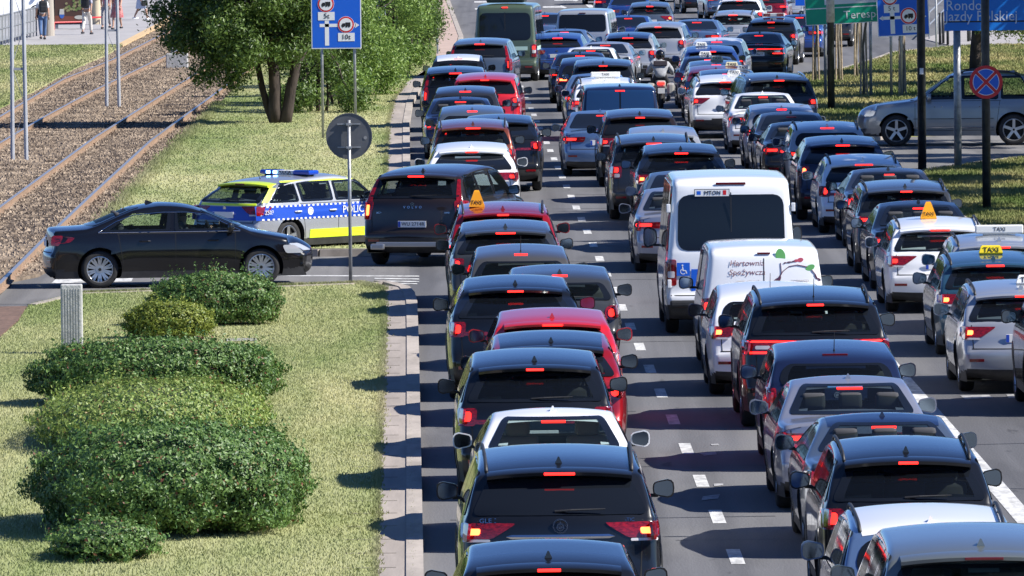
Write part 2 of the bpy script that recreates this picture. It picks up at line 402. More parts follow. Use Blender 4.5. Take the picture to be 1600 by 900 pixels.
    _bodies[k]=(me,bvh); return _bodies[k]
def interp_rows(rows,z,x):
    if z<rows[0][0] or z>rows[-1][0]: return None,None
    zs=[r[0] for r in rows]; return float(np.interp(z,zs,[r[1] for r in rows])),float(np.interp(z,zs,[r[2] for r in rows]))
def rrows(z0,z1,a0,b0,a1,b1,r=.06,n=9):
    """rows from z0 to z1 of a rounded trapezoid"""
    out=[]
    ts=[0,.12*0+.02,.05,.1,.2,.35,.5,.65,.8,.9,.95,.98,1]
    for t in ts:
        z=z0+(z1-z0)*t; d=min(z-z0,z1-z); e=r-math.sqrt(max(0,r*r-(r-d)**2)) if d<r else 0
        a=a0+(a1-a0)*t+e; b=b0+(b1-b0)*t-e
        out.append((z,a,b))
    return out
def panes(kind):
    P=TY[kind]; L,W,H,zb,ws=P['L'],P['W'],P['H'],P['zb'],P['ws']; h=L/2; w=W/2; st=P['st']; out=[]
    if st=='suv':
        a=w*.86; b=w*P['rf']*.94; dz_={'suv_b':.03,'suv_f':-.02,'xover_b':.02,'hatch_b':.0}.get(kind,0); out.append(('R',rrows(zb+.045+dz_,H-.215,-a*(.93 if kind in('hatch_b','xover_b') else 1),a*(.93 if kind in('hatch_b','xover_b') else 1),-b,b,.11 if kind in('hatch_b','xover_b') else .07)))
    elif st=='sedan':
        a=w*.80; b=w*P['rf']*.90; out.append(('R',rrows(zb+.135,H-.075,-a,a,-b,b,.05)))
    elif kind=='van_l': out.append(('R',rrows(zb+.05,H-.30,-w*.80,w*.80,-w*.78,w*.78,.16)))
    elif kind=='van_m': out.append(('R',rrows(zb+.10,H-.18,-w*.82,w*.82,-w*.78,w*.78,.10)))
    a=w*.84 if st!='van' else w*.90; b=w*P['rf']*.92
    out.append(('F',rrows(zb+.11,H-.13,-a,a,-b,b,.05)))
    # side panes, in (z, y rear, y front)
    zt=H-.135-(.03 if st=='van' else 0); z0=zb+.035; yf0=(P.get('fx',.235)-.02)*L if st!='van' else .33*L; yf1=(P.get('wt',.60) if st!='van' else .25*L)-.02
    sl=lambda z:(z-zb)/(H-zb)
    if st=='suv': yr0,yr1=-h+.42,-h+ws+.22
    elif st=='sedan': yr0,yr1=-h+.98,-h+1.52
    else: yr0,yr1=-h+.30,-h+.34
    if kind in('suv_l',): yr0+=.05
    yB=-.03*L; 
    if st=='van': cuts=[(.04*L,yf0,yf1)] if kind!='van_l' and kind!='van_m' else [(.04*L,yf0,yf1),(-.22*L,.02*L,.02*L),(yr0,-.24*L,-.24*L)]
    else: cuts=None
    if cuts:
        for (ya,yb0,yb1) in cuts: out.append(('S',rrows(z0,zt,ya,yb0,ya,yb1,.05)))
    else:
        out.append(('S',rrows(z0,zt,yB+.03,yf0,yB+.05,yf1,.04)))
        if st=='sedan': out.append(('S',rrows(z0,zt-.005,yr0+.0,yB-.04,yr1,yB-.02,.05)))
        else:
            yC=-.225*L-.02
            out.append(('S',rrows(z0,zt,yC+.03,yB-.04,yC+.02,yB-.02,.04)))
            if kind not in('mini','hatch','hatch_b'): out.append(('S',rrows(z0,zt-.01,yr0,yC-.03,yr1,yC-.04,.05)))
            else: out.append(('S',rrows(z0+.03,zt-.03,yr0+.1,yC-.04,yr1+.05,yC-.05,.05)))
    return out
def patch(kind, side, rows, name, mats, off=.006, nu=10, frit=0, sgn=1, skirt=.012, inner=0, outerm=1):
    """sheet laid on the body surface; side R rear, F front, S side"""
    P=TY[kind]; bvh=body(kind,False)[1]; h=P['L']/2; vs=[];ns=[]; mi=[]; fs=[]
    us=[0,.03,.07]+list(np.linspace(.12,.88,nu-5))+[.93,.97,1] if frit else list(np.linspace(0,1,nu))
    m_=len(us)
    for (z,a,b) in rows:
        for u in us:
            x=a+(b-a)*u
            if side=='S':
                X=halfw(P,x,z); e=.02; n_=Vector((1,-(halfw(P,x+e,z)-halfw(P,x-e,z))/(2*e),-(halfw(P,x,z+e)-halfw(P,x,z-e))/(2*e))).normalized()
                v=Vector((X,x,z))+n_*off; v.x*=sgn; n_.x*=sgn
            else:
                d=1 if side=='R' else -1; q=None; xx=x
                for _ in range(24):
                    q=bvh.ray_cast(Vector((xx,-d*(h+2),z)),Vector((0,d,0)))
                    if q[0] is not None and (q[0].y*d<.2): break
                    xx*=.985
                if q[0] is None: v=Vector((xx,-d*h*.9,z)); n_=Vector((0,-d,0))
                else:
                    n_=q[1]; n_=n_ if n_.y*d<0 else -n_; v=q[0]+n_*off
            vs.append(v); ns.append(n_)
    R_=len(rows)
    for i in range(R_-1):
        for j in range(m_-1):
            a=i*m_+j; f=(a,a+1,a+m_+1,a+m_); fs.append(f)
            edge = i in (0,1,2) or i>=R_-4 or j<2 or j>=m_-3
            mi.append(outerm if (frit and edge) else inner)
    # skirt
    k=len(vs); rim=[j for j in range(m_)]+[i*m_+m_-1 for i in range(1,R_)]+[(R_-1)*m_+j for j in range(m_-2,-1,-1)]+[i*m_ for i in range(R_-2,0,-1)]
    for i in rim: vs.append(vs[i]-ns[i]*skirt)
    for q in range(len(rim)): p=(q+1)%len(rim); fs.append((rim[q],rim[p],k+p,k+q)); mi.append(outerm if frit else inner)
    me=mesh(name,vs,fs,mats,mi,True); bm=bmesh.new(); bm.from_mesh(me); bmesh.ops.recalc_face_normals(bm,faces=bm.faces[:]); bm.to_mesh(me); bm.free()
    try: me.set_sharp_from_angle(angle=R(50))
    except Exception: pass
    return me
def merge(name, mes, mats):
    """several patch meshes of one part into one mesh (material indices point into mats)"""
    B=MBd()
    for me,off in mes:
        B.add([v.co.copy() for v in me.vertices],[list(p.vertices) for p in me.polygons]); B.m=B.m[:len(B.m)-len(me.polygons)]+[off]*len(me.polygons)
    o=mesh(name,B.v,B.f,mats,B.m,True)
    try: o.set_sharp_from_angle(angle=R(50))
    except Exception: pass
    return o
def lamp_shapes(style,w,zb,H):
    """(layer, side, rows) for the right-hand lamp; layers 0 red, 1 lit, 2 clear"""
    d=zb-1.0; S=[]
    def q(l,z0,z1,a0,b0,a1,b1,r=.02,side='R'): S.append((l,side,rrows(z0+d,z1+d,a0,b0,a1,b1,r)))
    if style=='wedge':
        q(0,.83,.975,.66*w,.955*w,.42*w,.95*w,.03); q(1,.865,.925,.78*w,.91*w,.77*w,.90*w,.02); q(2,.80,.825,.68*w,.93*w,.68*w,.93*w,.01)
    elif style=='vertical':
        q(0,.66,1.00,.80*w,.965*w,.76*w,.95*w,.04); S.append((0,'R',rrows(zb-.02,H-.22,.80*w,.90*w,.735*w,.79*w,.02))); q(1,.74,.93,.845*w,.90*w,.83*w,.89*w,.02)
    elif style=='bar':
        q(0,.80,.99,.52*w,.96*w,.46*w,.955*w,.03); q(0,.945,.985,-.02*w,.50*w,-.02*w,.50*w,.004); q(2,.87,.915,.62*w,.80*w,.60*w,.80*w,.02); q(1,.955,.975,.02*w,.90*w,.02*w,.90*w,.004); q(1,.815,.84,.56*w,.93*w,.54*w,.93*w,.01)
    elif style=='bracket':
        q(0,.78,.98,.74*w,.96*w,.72*w,.95*w,.035); q(0,.80,.85,.36*w,.74*w,.42*w,.74*w,.01); q(1,.83,.94,.80*w,.92*w,.79*w,.91*w,.03)
    elif style=='block':
        q(0,.74,.98,.72*w,.96*w,.70*w,.95*w,.05); q(1,.86,.95,.78*w,.92*w,.77*w,.91*w,.03); q(2,.76,.83,.75*w,.93*w,.75*w,.93*w,.02)
    elif style=='round':
        q(0,.76,.97,.72*w,.93*w,.72*w,.93*w,.095); q(1,.81,.92,.775*w,.88*w,.775*w,.88*w,.045)
    elif style=='slim':
        q(0,.85,.965,.44*w,.965*w,.40*w,.955*w,.03); q(1,.885,.935,.64*w,.93*w,.63*w,.92*w,.015)
    elif style=='tall':
        q(0,.62,1.02,.82*w,.965*w,.82*w,.955*w,.03); q(1,.86,.96,.845*w,.93*w,.845*w,.92*w,.02); q(2,.74,.84,.845*w,.94*w,.845*w,.94*w,.02)
    return S
_lamps={}
def lamps(kind, style, lit):
    k=(kind,style,lit)
    if k in _lamps: return _lamps[k]
    P=TY[kind]; w=P['W']/2; h=P['L']/2; zb=P['zb']-(.10 if kind=='van_l' else 0)
    out=[]
    for s in (1,-1):
        parts=[]
        for (l,side,rows) in lamp_shapes(style,w,zb,P['H']):
            if s<0: rows=[(z,-b,-a) for (z,a,b) in rows]
            parts.append((patch(kind,'R',rows,'x',[MLAMP],off=.012+.005*l,skirt=.03,nu=8),l))
        # the lamp's turn round the corner
        z0={'vertical':.68,'tall':.62,'round':.80}.get(style,.81 if style!='block' else .76)+zb-1; z1=zb-.02
        sr=rrows(z0,z1,-h+.10,-h+.24,-h+.12,-h+.32,.03); parts.append((patch(kind,'S',sr,'x',[MLAMP],off=.012,sgn=s,skirt=.03,nu=6),0))
        mats=[MLAMP,(MLITB if lit==2 else MLIT if lit else MLAMPD),MLAMPW]
        out.append(merge('tail_light',parts,mats))
    _lamps[k]=out; return out
_wheels={}
def wheel(r, spokes=5, dark=False):
    k=(round(r,3),spokes,dark)
    if k in _wheels: return _wheels[k]
    wd=.215; pr=[(-wd/2+.01,r*.70),(-wd/2,r*.80),(-wd/2+.012,r*.93),(-wd/2+.04,r*.985),(0,r),(wd/2-.04,r*.985),(wd/2-.012,r*.93),(wd/2,r*.80),(wd/2-.01,r*.70)]
    n=40; vs=[];fs=[]
    for i in range(n):
        a=2*math.pi*i/n
        for (x,q) in pr: vs.append((x,q*math.cos(a),q*math.sin(a)))
    m_=len(pr)
    for i in range(n):
        for j in range(m_-1): a=i*m_+j; b=((i+1)%n)*m_+j; fs.append((a,b,b+1,a+1))
    ty=mesh('tyre',vs,fs,MTYRE)
    B=MBd(); rr=r*.71; xo=wd/2-.035
    # outer lip, barrel, spokes
    n=40; vs=[];fs=[]; pr2=[(xo+.02,rr),(xo+.022,rr-.014),(xo,rr-.03),(-.06,rr-.035)]
    for i in range(n):
        a=2*math.pi*i/n
        for (x,q) in pr2: vs.append((x,q*math.cos(a),q*math.sin(a)))
    for i in range(n):
        for j in range(3): a=i*4+j; b=((i+1)%n)*4+j; fs.append((a,b,b+1,a+1))
    B.add(vs,fs)
    B.disc((xo-.045,0,0),rr-.03,.02,'X',32,1)
    for i in range(spokes):
        a=2*math.pi*i/spokes+.3
        for da in ((-.12,.12) if spokes>5 else (-.001,)):
            d=Vector((0,math.cos(a+da*.6),math.sin(a+da*.6))); d2=Vector((0,math.cos(a+da),math.sin(a+da)));t=Vector((0,-d.z,d.y)); sw=.022 if spokes>5 else .045
            p0=d*.05;p1=d2*(rr-.02); q=[]
            for (p,ww,x) in ((p0,sw*.8,xo+.002),(p1,sw*.75,xo+.012)):
                q+=[(x,*(p-t*ww)[1:]),(x,*(p+t*ww)[1:]),(x-.03,*(p+t*ww)[1:]),(x-.03,*(p-t*ww)[1:])]
            B.add(q,[(0,1,5,4),(1,2,6,5),(3,0,4,7),(0,3,2,1),(4,5,6,7),(2,3,7,6)])
    B.disc((xo-.005,0,0),.065,.03,'X',20,0); B.disc((xo+.012,0,0),.028,.006,'X',16,1)
    rim=B.me('rim',[MRIMD if dark else MRIM,MSEAM],False)
    _wheels[k]=(ty,rim); return _wheels[k]
_mir={}
def mirror_me(s, big=False):
    k=(s,big)
    if k in _mir: return _mir[k]
    B=MBd(); wd,hh,dp=(.108,.094,.075) if not big else (.11,.17,.09)
    vs=[];fs=[]; nu,nv=14,8
    for i in range(nv+1):
        t=i/nv; yy=-dp*.55+dp*1.5*t; sc_=(1-.0*t)*(1-max(0,(t-.15)/.85)**2.2)**.5 if t<1 else .05
        for j in range(nu):
            a=2*math.pi*j/nu; c,d=math.cos(a),math.sin(a); e=.62
            X=wd*sc_*math.copysign(abs(c)**e,c); Z=hh*sc_*math.copysign(abs(d)**e,d)*(1-.18*(s*X/wd<0)); vs.append((X,yy,Z))
    for i in range(nv):
        for j in range(nu): a=i*nu+j; b=i*nu+(j+1)%nu; fs.append((a,b,b+nu,a+nu))
    fs.append(tuple(nv*nu+j for j in range(nu)))
    B.add(vs,fs,0); B.add(vs[:nu],[tuple(range(nu))],0)
    B.bevbox((-s*.12,.02,-hh*.75),(.14,.05,.035),.01,1)
    me=B.me('wing_mirror',[MB,MB],True)
    try: me.set_sharp_from_angle(angle=R(40))
    except Exception: pass
    g=[(v[0]*.86,-dp*.55-.004,v[2]*.84) for v in vs[:nu]]; gm=mesh('mirror_glass',g+[(v[0],v[1]+.003,v[2]) for v in g],[tuple(range(nu))]+[(j,(j+1)%nu,nu+(j+1)%nu,nu+j) for j in range(nu)],MMIR,smooth=False)
    _mir[k]=(me,gm); return _mir[k]
def spoiler_me(kind):
    P=TY[kind]; H,L,ws=P['H'],P['L'],P['ws']; h=L/2; bvh=body(kind,False)[1]; ys=-h+ws; wt=halfw(P,ys+.1,H-.12)*.93; vs=[];fs=[]; n=14
    pr=[]
    for i in range(n+1):
        x=wt*(-1+2*i/n); u=(x/wt)**2; e=.045*u
        q=bvh.ray_cast(Vector((x,ys+.22,H+1)),Vector((0,0,-1))); za=q[0].z+.003 if q[0] else H-.1
        q=bvh.ray_cast(Vector((x,ys+.50,H+1)),Vector((0,0,-1))); zc=q[0].z if q[0] else za+.02
        sl_=(za-zc)/.28*.6; zt=za+sl_*.30-.0
        yt=ys-.10+.07*u
        vs+=[(x,ys+.22,za),(x,yt+.015,zt+.004),(x,yt,zt-.006),(x,yt+.004,zt-.035),(x,ys+.10,zt-.075-e*0)]
    for i in range(n):
        for j in range(4): a=i*5+j; fs.append((a,a+1,a+6,a+5))
    fs+=[(0,1,2,3,4),tuple(n*5+j for j in (4,3,2,1,0))]
    me=mesh('spoiler',vs,fs,MB); bm=bmesh.new(); bm.from_mesh(me); bmesh.ops.recalc_face_normals(bm,faces=bm.faces[:]); bm.to_mesh(me); bm.free()
    try: me.set_sharp_from_angle(angle=R(35))
    except Exception: pass
    mid=(n//2)*5; return me, vs[mid+2], vs[mid+3]
_pc={}
def cached(k,fn):
    if k not in _pc: _pc[k]=fn()
    return _pc[k]
def fin_me():
    vs=[(-.034,-.08,-.01),(.034,-.08,-.01),(.022,.10,-.01),(-.022,.10,-.01),(-.006,-.075,.052),(.006,-.075,.052),(.0,-.03,.046)]
    B=MBd(); B.add(vs,[(0,3,2,1),(0,1,5,4),(1,2,6,5),(2,3,6),(3,0,4,6),(4,5,6)]); B.disc((0,.0,-.004),.03,.02,'Z',12); return B.me('antenna',[MB])
def whip_me():
    B=MBd(); B.tube([(0,0,0),(0,-.02,.02),(0,-.14,.24)],[.014,.006,.0035],6); return B.me('antenna',[MB])
def rail_me(kind,s):
    P=TY[kind]; H,L,ws=P['H'],P['L'],P['ws']; h=L/2; bvh=body(kind,False)[1]; pts=[]; y0=-h+ws+.22; y1=P.get('wt',.6)-.18; B=MBd()
    for i in range(17):
        t=i/16; y=y0+(y1-y0)*t; x=s*(halfw(P,y,H-.1)-.045); q=bvh.ray_cast(Vector((x,y,H+1)),Vector((0,0,-1))); z=(q[0].z if q[0] else H-.1)+.038*min(1,math.sin(math.pi*min(1,max(0,t)))*4)+.006
        pts.append((x,y,z))
    B.tube(pts,.017,8); 
    for t in (1,8,15): p=pts[t]; B.box((p[0],p[1],p[2]-.022),(.025,.09,.04))
    return B.me('roof_rail',[MB],True)
def seat_me(wd=.50):
    B=MBd(); B.bevbox((0,0,.32),(wd,.5,.16),.05); B.bevbox((0,-.26,.62),(wd*.92,.15,.62),.06); B.bevbox((0,-.30,1.02),(.27,.10,.19),.045); B.tube([(-.06,-.29,.9),(-.06,-.3,.98)],.008,6); B.tube([(.06,-.29,.9),(.06,-.3,.98)],.008,6)
    return B.me('seat',[MSEAT],True)
def plate_me():
    B=MBd(); B.bevbox((0,0,0),(.52,.012,.114),.004,0); B.box((-.235,-.0075,0),(.042,.003,.104),1); return B.me('number_plate',[MWHT,MPBL])
def slot(o,i,m_):
    o.material_slots[i].link='OBJECT'; o.material_slots[i].material=m_
def make_car(name, kind, loc, rz, colour, lamp='wedge', lit=1, clear=0, rails=0, ant='fin', taxi=None, label='', cat='car', group=None, detail=2,
             roofcol=None, spokes=5, plate=None, scale=1, mircol=None, plug=None, brake=True, sx=1):
    """one vehicle: an Empty on the ground under its middle, its parts below it"""
    P=TY[kind]; L,W,H,zb,rw=P['L'],P['W'],P['H'],P['zb'],P['rw']; h=L/2; w=W/2
    root=empty(name,loc,rz,label,cat,group); root.scale=(scale*sx,scale,scale); pt=PT(colour); van=P['st']=='van'
    b=obj('body',body(kind,bool(clear))[0],root); slot(b,0,pt)
    gl={0:MGD,1:MGT,2:MGC}[clear]
    k=0
    for (side,rows) in panes(kind):
        nm={'R':'rear_window','F':'windscreen','S':'side_window'}[side]
        for s in ((1,) if side!='S' else (1,-1)):
            me=cached(('pane',kind,k,s),lambda:patch(kind,side,rows,nm,[MGD,MGD],off=.009,frit=1,sgn=s,nu=12))
            o=obj(nm,me,root)
            if clear: slot(o,0,gl)
        k+=1
    if van and kind!='van_l' and kind!='van_m': pass
    for s,me in zip((1,-1),lamps(kind,lamp,lit)): obj('tail_light',me,root)
    # third brake light, spoiler
    bm_=cached('brake',lambda:(lambda B:(B.bevbox((0,0,0),(.34,.02,.026),.006),B.me('brake_light',[MLIT]))[1])(MBd()))
    if P['spoil']:
        sp,t1,t2=cached(('sp',kind),lambda:spoiler_me(kind)); s_=obj('spoiler',sp,root); slot(s_,0,PT(roofcol) if roofcol else pt)
        bl=obj('brake_light',bm_,root,(0,(t1[1]+t2[1])/2-.004,(t1[2]+t2[2])/2),None)
    else:
        q=body(kind,False)[1].ray_cast(Vector((0,-h-2,H-.115 if not van else H-.13)),Vector((0,1,0)))
        bl=obj('brake_light',bm_,root,(0,q[0].y-.02,q[0].z),(R(35) if P['st']=='sedan' else 0,0,0))
    if not brake or not lit: slot(bl,0,MLAMPD)
    bl.scale=(.55+.45*((len(label)*37%10)/10),1,1)
    if roofcol:   # roof skin of another colour
        me=cached(('roof',kind),lambda:roof_me(kind)); o=obj('roof',me,root); slot(o,0,PT(roofcol))
    for s in (1,-1):
        mm,gm=mirror_me(s,kind=='van_l'); y=P.get('fx',.235)*L-.42+(.12 if 'fx' in P else 0) if not van else .29*L; z=zb+.09; x=s*(halfw(P,y,z)+.155)
        o=obj('wing_mirror',mm,root,(x,y,z)); slot(o,0,PT(mircol) if mircol else (pt if kind not in('van_l','van_s') else MB)); obj('mirror_glass',gm,o)
    for yw in (-.30*L,.295*L):
        for s in (1,-1):
            ty,rim=wheel(rw,spokes); o=obj('wheel',ty,root,(s*(halfw(P,yw,rw)-.125),yw,rw),(0,0,0 if s>0 else math.pi)); 
            if detail>0: obj('rim',rim,o)
    q=body(kind,False)[1].ray_cast(Vector((0,-h-2,.74)),Vector((0,1,0)))
    pz=.76 if P['st']!='van' else .70
    q=body(kind,False)[1].ray_cast(Vector((0,-h-2,pz)),Vector((0,1,0)))
    pl=obj('number_plate',cached('plate',plate_me),root,(0,q[0].y-.014,pz))
    if plate: text(plate,.088,(.02,-.0085,0),MTXT,pl,spacing=1.05)
    if ant:
        y=-h+P['ws']+.45 if P['st']!='sedan' else -h+1.85
        q=body(kind,False)[1].ray_cast(Vector((0,y,H+1)),Vector((0,0,-1)))
        o=obj('antenna',cached('fin',fin_me) if ant=='fin' else cached('whip',whip_me),root,(0,y,q[0].z))
        if ant=='fin': slot(o,0,PT(roofcol or colour))
    if rails:
        for s in (1,-1): o=obj('roof_rail',cached(('rail',kind,s),lambda:rail_me(kind,s)),root); slot(o,0,MCHR if rails==2 else MB)
    # rear bumper reflectors / diffuser
    if detail>0:
        for s in (1,-1):
            me=cached(('refl',kind,s),lambda:patch(kind,'R',[(.445,*sorted((s*w*.62,s*w*.84))),(.485,*sorted((s*w*.62,s*w*.84)))],'reflector',[MLAMP],off=.008,nu=5)); obj('reflector',me,root)
        if not van and P['st']!='sedan':
            q=body(kind,False)[1].ray_cast(Vector((.12,-h-2,zb+.085)),Vector((0,1,0)))
            me=cached('wiper',lambda:(lambda B:(B.tube([(-.10,0,0),(.05,-.02,.012),(.38,-.012,.02)],[.013,.011,.006],6),B.me('wiper',[MB]))[1])(MBd())); obj('wiper',me,root,(.05,q[0].y-.02,zb+.085))
        if not van and kind!='mini':
            q=body(kind,False)[1].ray_cast(Vector((0,-h-2,zb-.06)),Vector((0,1,0)))
            me=cached('badge',lambda:(lambda B:(B.disc((0,0,0),.038,.012,'Y',20,0,.026),B.disc((0,0,0),.02,.01,'Y',14,0),B.me('badge',[MCHR]))[2])(MBd())); obj('badge',me,root,(0,q[0].y-.008,zb-.06))
    # front lamps are out of sight from behind but belong to the car
    for s in (1,-1):
        rr_=rrows(zb-.34,zb-.22,*sorted((s*w*.52,s*w*.80)),*sorted((s*w*.60,s*w*.80)),.02)
        me=cached(('head',kind,s),lambda:patch(kind,'F',rr_,'headlight',[MHEAD],off=.012,nu=6,skirt=.03)); obj('headlight',me,root)
    if clear:
        sm=MSEATL if clear==2 and colour in('white','greygreen') and kind=='sedan' else MSEAT
        for (x,y) in ((-.38,.12*L-.30),(.38,.12*L-.30)):
            o=obj('seat',cached('seat',seat_me),root,(x,y,zb-.62-.12)); slot(o,0,sm)
        for x in ((-.42,0,.42) if not (colour=='white' and kind=='sedan' and clear==2) else ()):
            o=obj('seat',cached('seat',seat_me),root,(x,-.14*L-.12,zb-.62-.14)); slot(o,0,sm)
        me=cached(('dash',kind),lambda:(lambda B:(B.bevbox((0,.19*L,zb-.06),(W*.80,.35,.18),.05),B.box((0,-.0*L,.34),(W*.8,L*.55,.03)),B.me('dashboard',[MB]))[2])(MBd())); obj('dashboard',me,root)
    if taxi: taxi_sign(root,kind,taxi,P)
    return root
def roof_me(kind):
    P=TY[kind]; bvh=body(kind,False)[1]; H,L,ws=P['H'],P['L'],P['ws']; h=L/2; vs=[];fs=[]; ys=np.linspace(-h+ws+.12 if P['st']!='sedan' else -h+1.50,P.get('wt',.6)-.10,18); nx=13
    for y in ys:
        for i in range(nx):
            u=-1+2*i/(nx-1); x=u*(halfw(P,y,H-.10)-.055); q=bvh.ray_cast(Vector((x,y,H+1)),Vector((0,0,-1))); vs.append(q[0]+q[1]*.005 if q[1].z>0 else q[0]-q[1]*.005)
    for a in range(17):
        for i in range(nx-1): k=a*nx+i; fs.append((k,k+1,k+nx+1,k+nx))
    return mesh('roof',vs,fs,MB)
MTAXY=mat('taxi_orange',(.80,.33,.01),.35); MTAXW=mat('taxi_white',(.78,.78,.74),.35); MTAXC=mat('taxi_yellow',(.80,.60,.02),.35)
def taxi_sign(root,kind,t,P):
    """t = (shape, x, y): the lit box on the roof, a thing of its own fixed part of the taxi"""
    shape,x,y=t; bvh=body(kind,False)[1]; q=bvh.ray_cast(Vector((x,y,P['H']+1)),Vector((0,0,-1))); z=q[0].z
    B=MBd()
    if shape=='cone':
        for i in range(1): pass
        vs=[];
        for (zz,a,b) in ((0,.13,.09),(.03,.125,.085),(.24,.05,.035),(.27,.035,.02)):
            vs+=[(-a,-b,zz),(a,-b,zz),(a,b,zz),(-a,b,zz)]
        B.add(vs,[(4*i+j,4*i+(j+1)%4,4*i+4+(j+1)%4,4*i+4+j) for i in range(3) for j in range(4)]+[(12,13,14,15)]); o=B.build('taxi_sign',[MTAXY],root,(x,y,z)); text('TAXI',.085,(0,-.084,.075),MTXT,o,tilt=-R(14))
    elif shape=='bar':
        B.bevbox((0,0,.085),(.74,.16,.13),.02); B.box((0,0,.012),(.5,.1,.02)); o=B.build('taxi_sign',[MTAXW],root,(x,y,z)); text('TAXI',.085,(0,-.082,.085),MTXT,o)
    elif shape=='barred':
        B.bevbox((0,0,.075),(.72,.15,.11),.015,0); B.box((-.22,-.0765,.075),(.22,.003,.10),1); B.box((.22,-.0765,.075),(.22,.003,.10),1); o=B.build('roof_board',[MTAXW,MLAMP],root,(x,y,z))
    else:
        mm={'white':MTAXW,'yellow':MTAXC,'cream':mat('taxi_cream',(.66,.62,.42),.4)}[shape]
        vs=[]
        for (zz,a,b) in ((0,.17,.075),(.02,.175,.08),(.11,.145,.05),(.125,.13,.04)): vs+=[(-a,-b,zz),(a,-b,zz),(a,b,zz),(-a,b,zz)]
        B.add(vs,[(4*i+j,4*i+(j+1)%4,4*i+4+(j+1)%4,4*i+4+j) for i in range(3) for j in range(4)]+[(12,13,14,15)]); o=B.build('taxi_sign',[mm],root,(x,y,z)); text('TAXI',.105,(0,-.073,.062),MTXT,o,tilt=-R(16))
# ---------------------------------------------------------------- ground, road, lawns
MASPH = mat('asphalt', (.125,.125,.13), .85, var=.10, vscale=.6, bump=.25, bscale=35, stretch=(1,.12,1), detail=8)
MASPH2 = mat('asphalt_old', (.17,.165,.16), .88, var=.12, vscale=.7, bump=.25, bscale=30, stretch=(1,.2,1), detail=8)
MPAVE = mat('paving', (.31,.27,.235), .85, var=.18, vscale=1.6, bump=.2, bscale=20, stretch=(1,.09,1))
MKERB = mat('kerb_stone', (.34,.30,.26), .85, var=.2, vscale=3, stretch=(1,.2,1))
MJOINT = mat('paving_joint', (.16,.14,.11), .9)
MGRASS = mat('dry_grass', (.205,.255,.095), .9, col2=(.42,.41,.22), vscale=.33, detail=9, stretch=(1,.16,1), spec=.15)
MGRASSB = mat('grass_blades', (.22,.265,.10), .8, col2=(.46,.435,.245), vscale=.33, detail=9, stretch=(1,.16,1), spec=.2)
MGRSH = mat('shaded_grass', (.10,.15,.04), .9, col2=(.34,.30,.14), vscale=.45, detail=8, stretch=(1,.22,1), spec=.15)  # darker copy of the lawn colours, tree shade put into them
MSOIL = mat('bare_soil', (.20,.145,.10), .95, var=.3, vscale=3)
MBAL = mat('ballast', (.09,.065,.045), .95, col2=(.25,.195,.14), vscale=9, detail=6, bump=.9, bscale=12, stretch=(1,.5,1))
MRUST = mat('rail_rust', (.26,.175,.115), .75, var=.25, vscale=5); MRAIL = mat('rail_steel', (.52,.50,.48), .35, metal=.8)
MSLEEP = mat('sleeper', (.10,.075,.055), .9, var=.3, vscale=5)
MLINE = mat('road_paint', (.34,.34,.33), .7, col2=(.68,.68,.66), vscale=7, detail=8, stretch=(1,.25,1))
MLINEW = mat('worn_paint', (.30,.30,.30), .8, var=.5, vscale=6)
MPLAT = mat('platform_slab', (.33,.32,.32), .9, var=.08, vscale=.8, stretch=(1,.2,1)); MOCH = mat('platform_edge', (.52,.37,.20), .9, var=.1, vscale=3)

def asphalt_wear(m_):
    n=m_.node_tree; b=n.nodes['Principled BSDF']; src=b.inputs['Base Color'].links[0].from_socket; tc=n.nodes.new('ShaderNodeTexCoord')
    last=src
    for (sc3,nsc,lo,hi,c,amt) in (((1.5,.012,1),1.0,.42,.62,(.055,.055,.058),.55),((.8,.10,1),1.1,.55,.66,(.045,.045,.048),.45),((2.2,.35,1),1.6,.66,.72,(.03,.03,.032),.6),((.35,.02,1),1.0,.50,.56,(.17,.165,.155),.35)):
        mp=n.nodes.new('ShaderNodeMapping'); mp.inputs['Scale'].default_value=sc3; n.links.new(tc.outputs['Object'],mp.inputs[0])
        no=n.nodes.new('ShaderNodeTexNoise'); no.inputs['Scale'].default_value=nsc; no.inputs['Detail'].default_value=5; n.links.new(mp.outputs[0],no.inputs['Vector'])
        mr=n.nodes.new('ShaderNodeMapRange'); mr.inputs['From Min'].default_value=lo; mr.inputs['From Max'].default_value=hi; mr.inputs['To Max'].default_value=amt; n.links.new(no.outputs[0],mr.inputs[0])
        mx=n.nodes.new('ShaderNodeMixRGB'); mx.inputs[2].default_value=(*c,1); n.links.new(mr.outputs[0],mx.inputs[0]); n.links.new(last,mx.inputs[1]); last=mx.outputs[0]
    n.links.new(last,b.inputs['Base Color'])
asphalt_wear(MASPH); asphalt_wear(MASPH2)
def slab(name, px, z, th, mats, kind='structure', world=False):
    P=[p if world else G(p[0],p[1],z) for p in px]; P=[Vector((p[0],p[1],z)) for p in P]; n=len(P)
    vs=P+[Vector((p.x,p.y,z-th)) for p in P]
    me=mesh(name, vs, [tuple(range(n))]+[(i,(i+1)%n,n+(i+1)%n,n+i) for i in range(n)], mats, smooth=False)
    bm=bmesh.new(); bm.from_mesh(me); bmesh.ops.recalc_face_normals(bm,faces=bm.faces[:]); 
    bm.to_mesh(me); bm.free()
    o=obj(name, me); 
    if kind: o['kind']=kind
    return o
g=MBd(); g.add([(-3000,-200,-.0),(3000,-200,-.0),(3000,9000,-.0),(-3000,9000,-.0)],[(0,1,2,3)]); o=g.build('road',[MASPH]); o['kind']='structure'
def KX(Z): return -1.05-.0100*(Z-100)        # left kerb of the avenue
LOW=[(45,476),(120,458),(300,452),(590,441),(597,452),(600,500),(597,600),(592,700),(589,800),(584,960),(-60,960),(-60,566),(0,527),(28,503)]
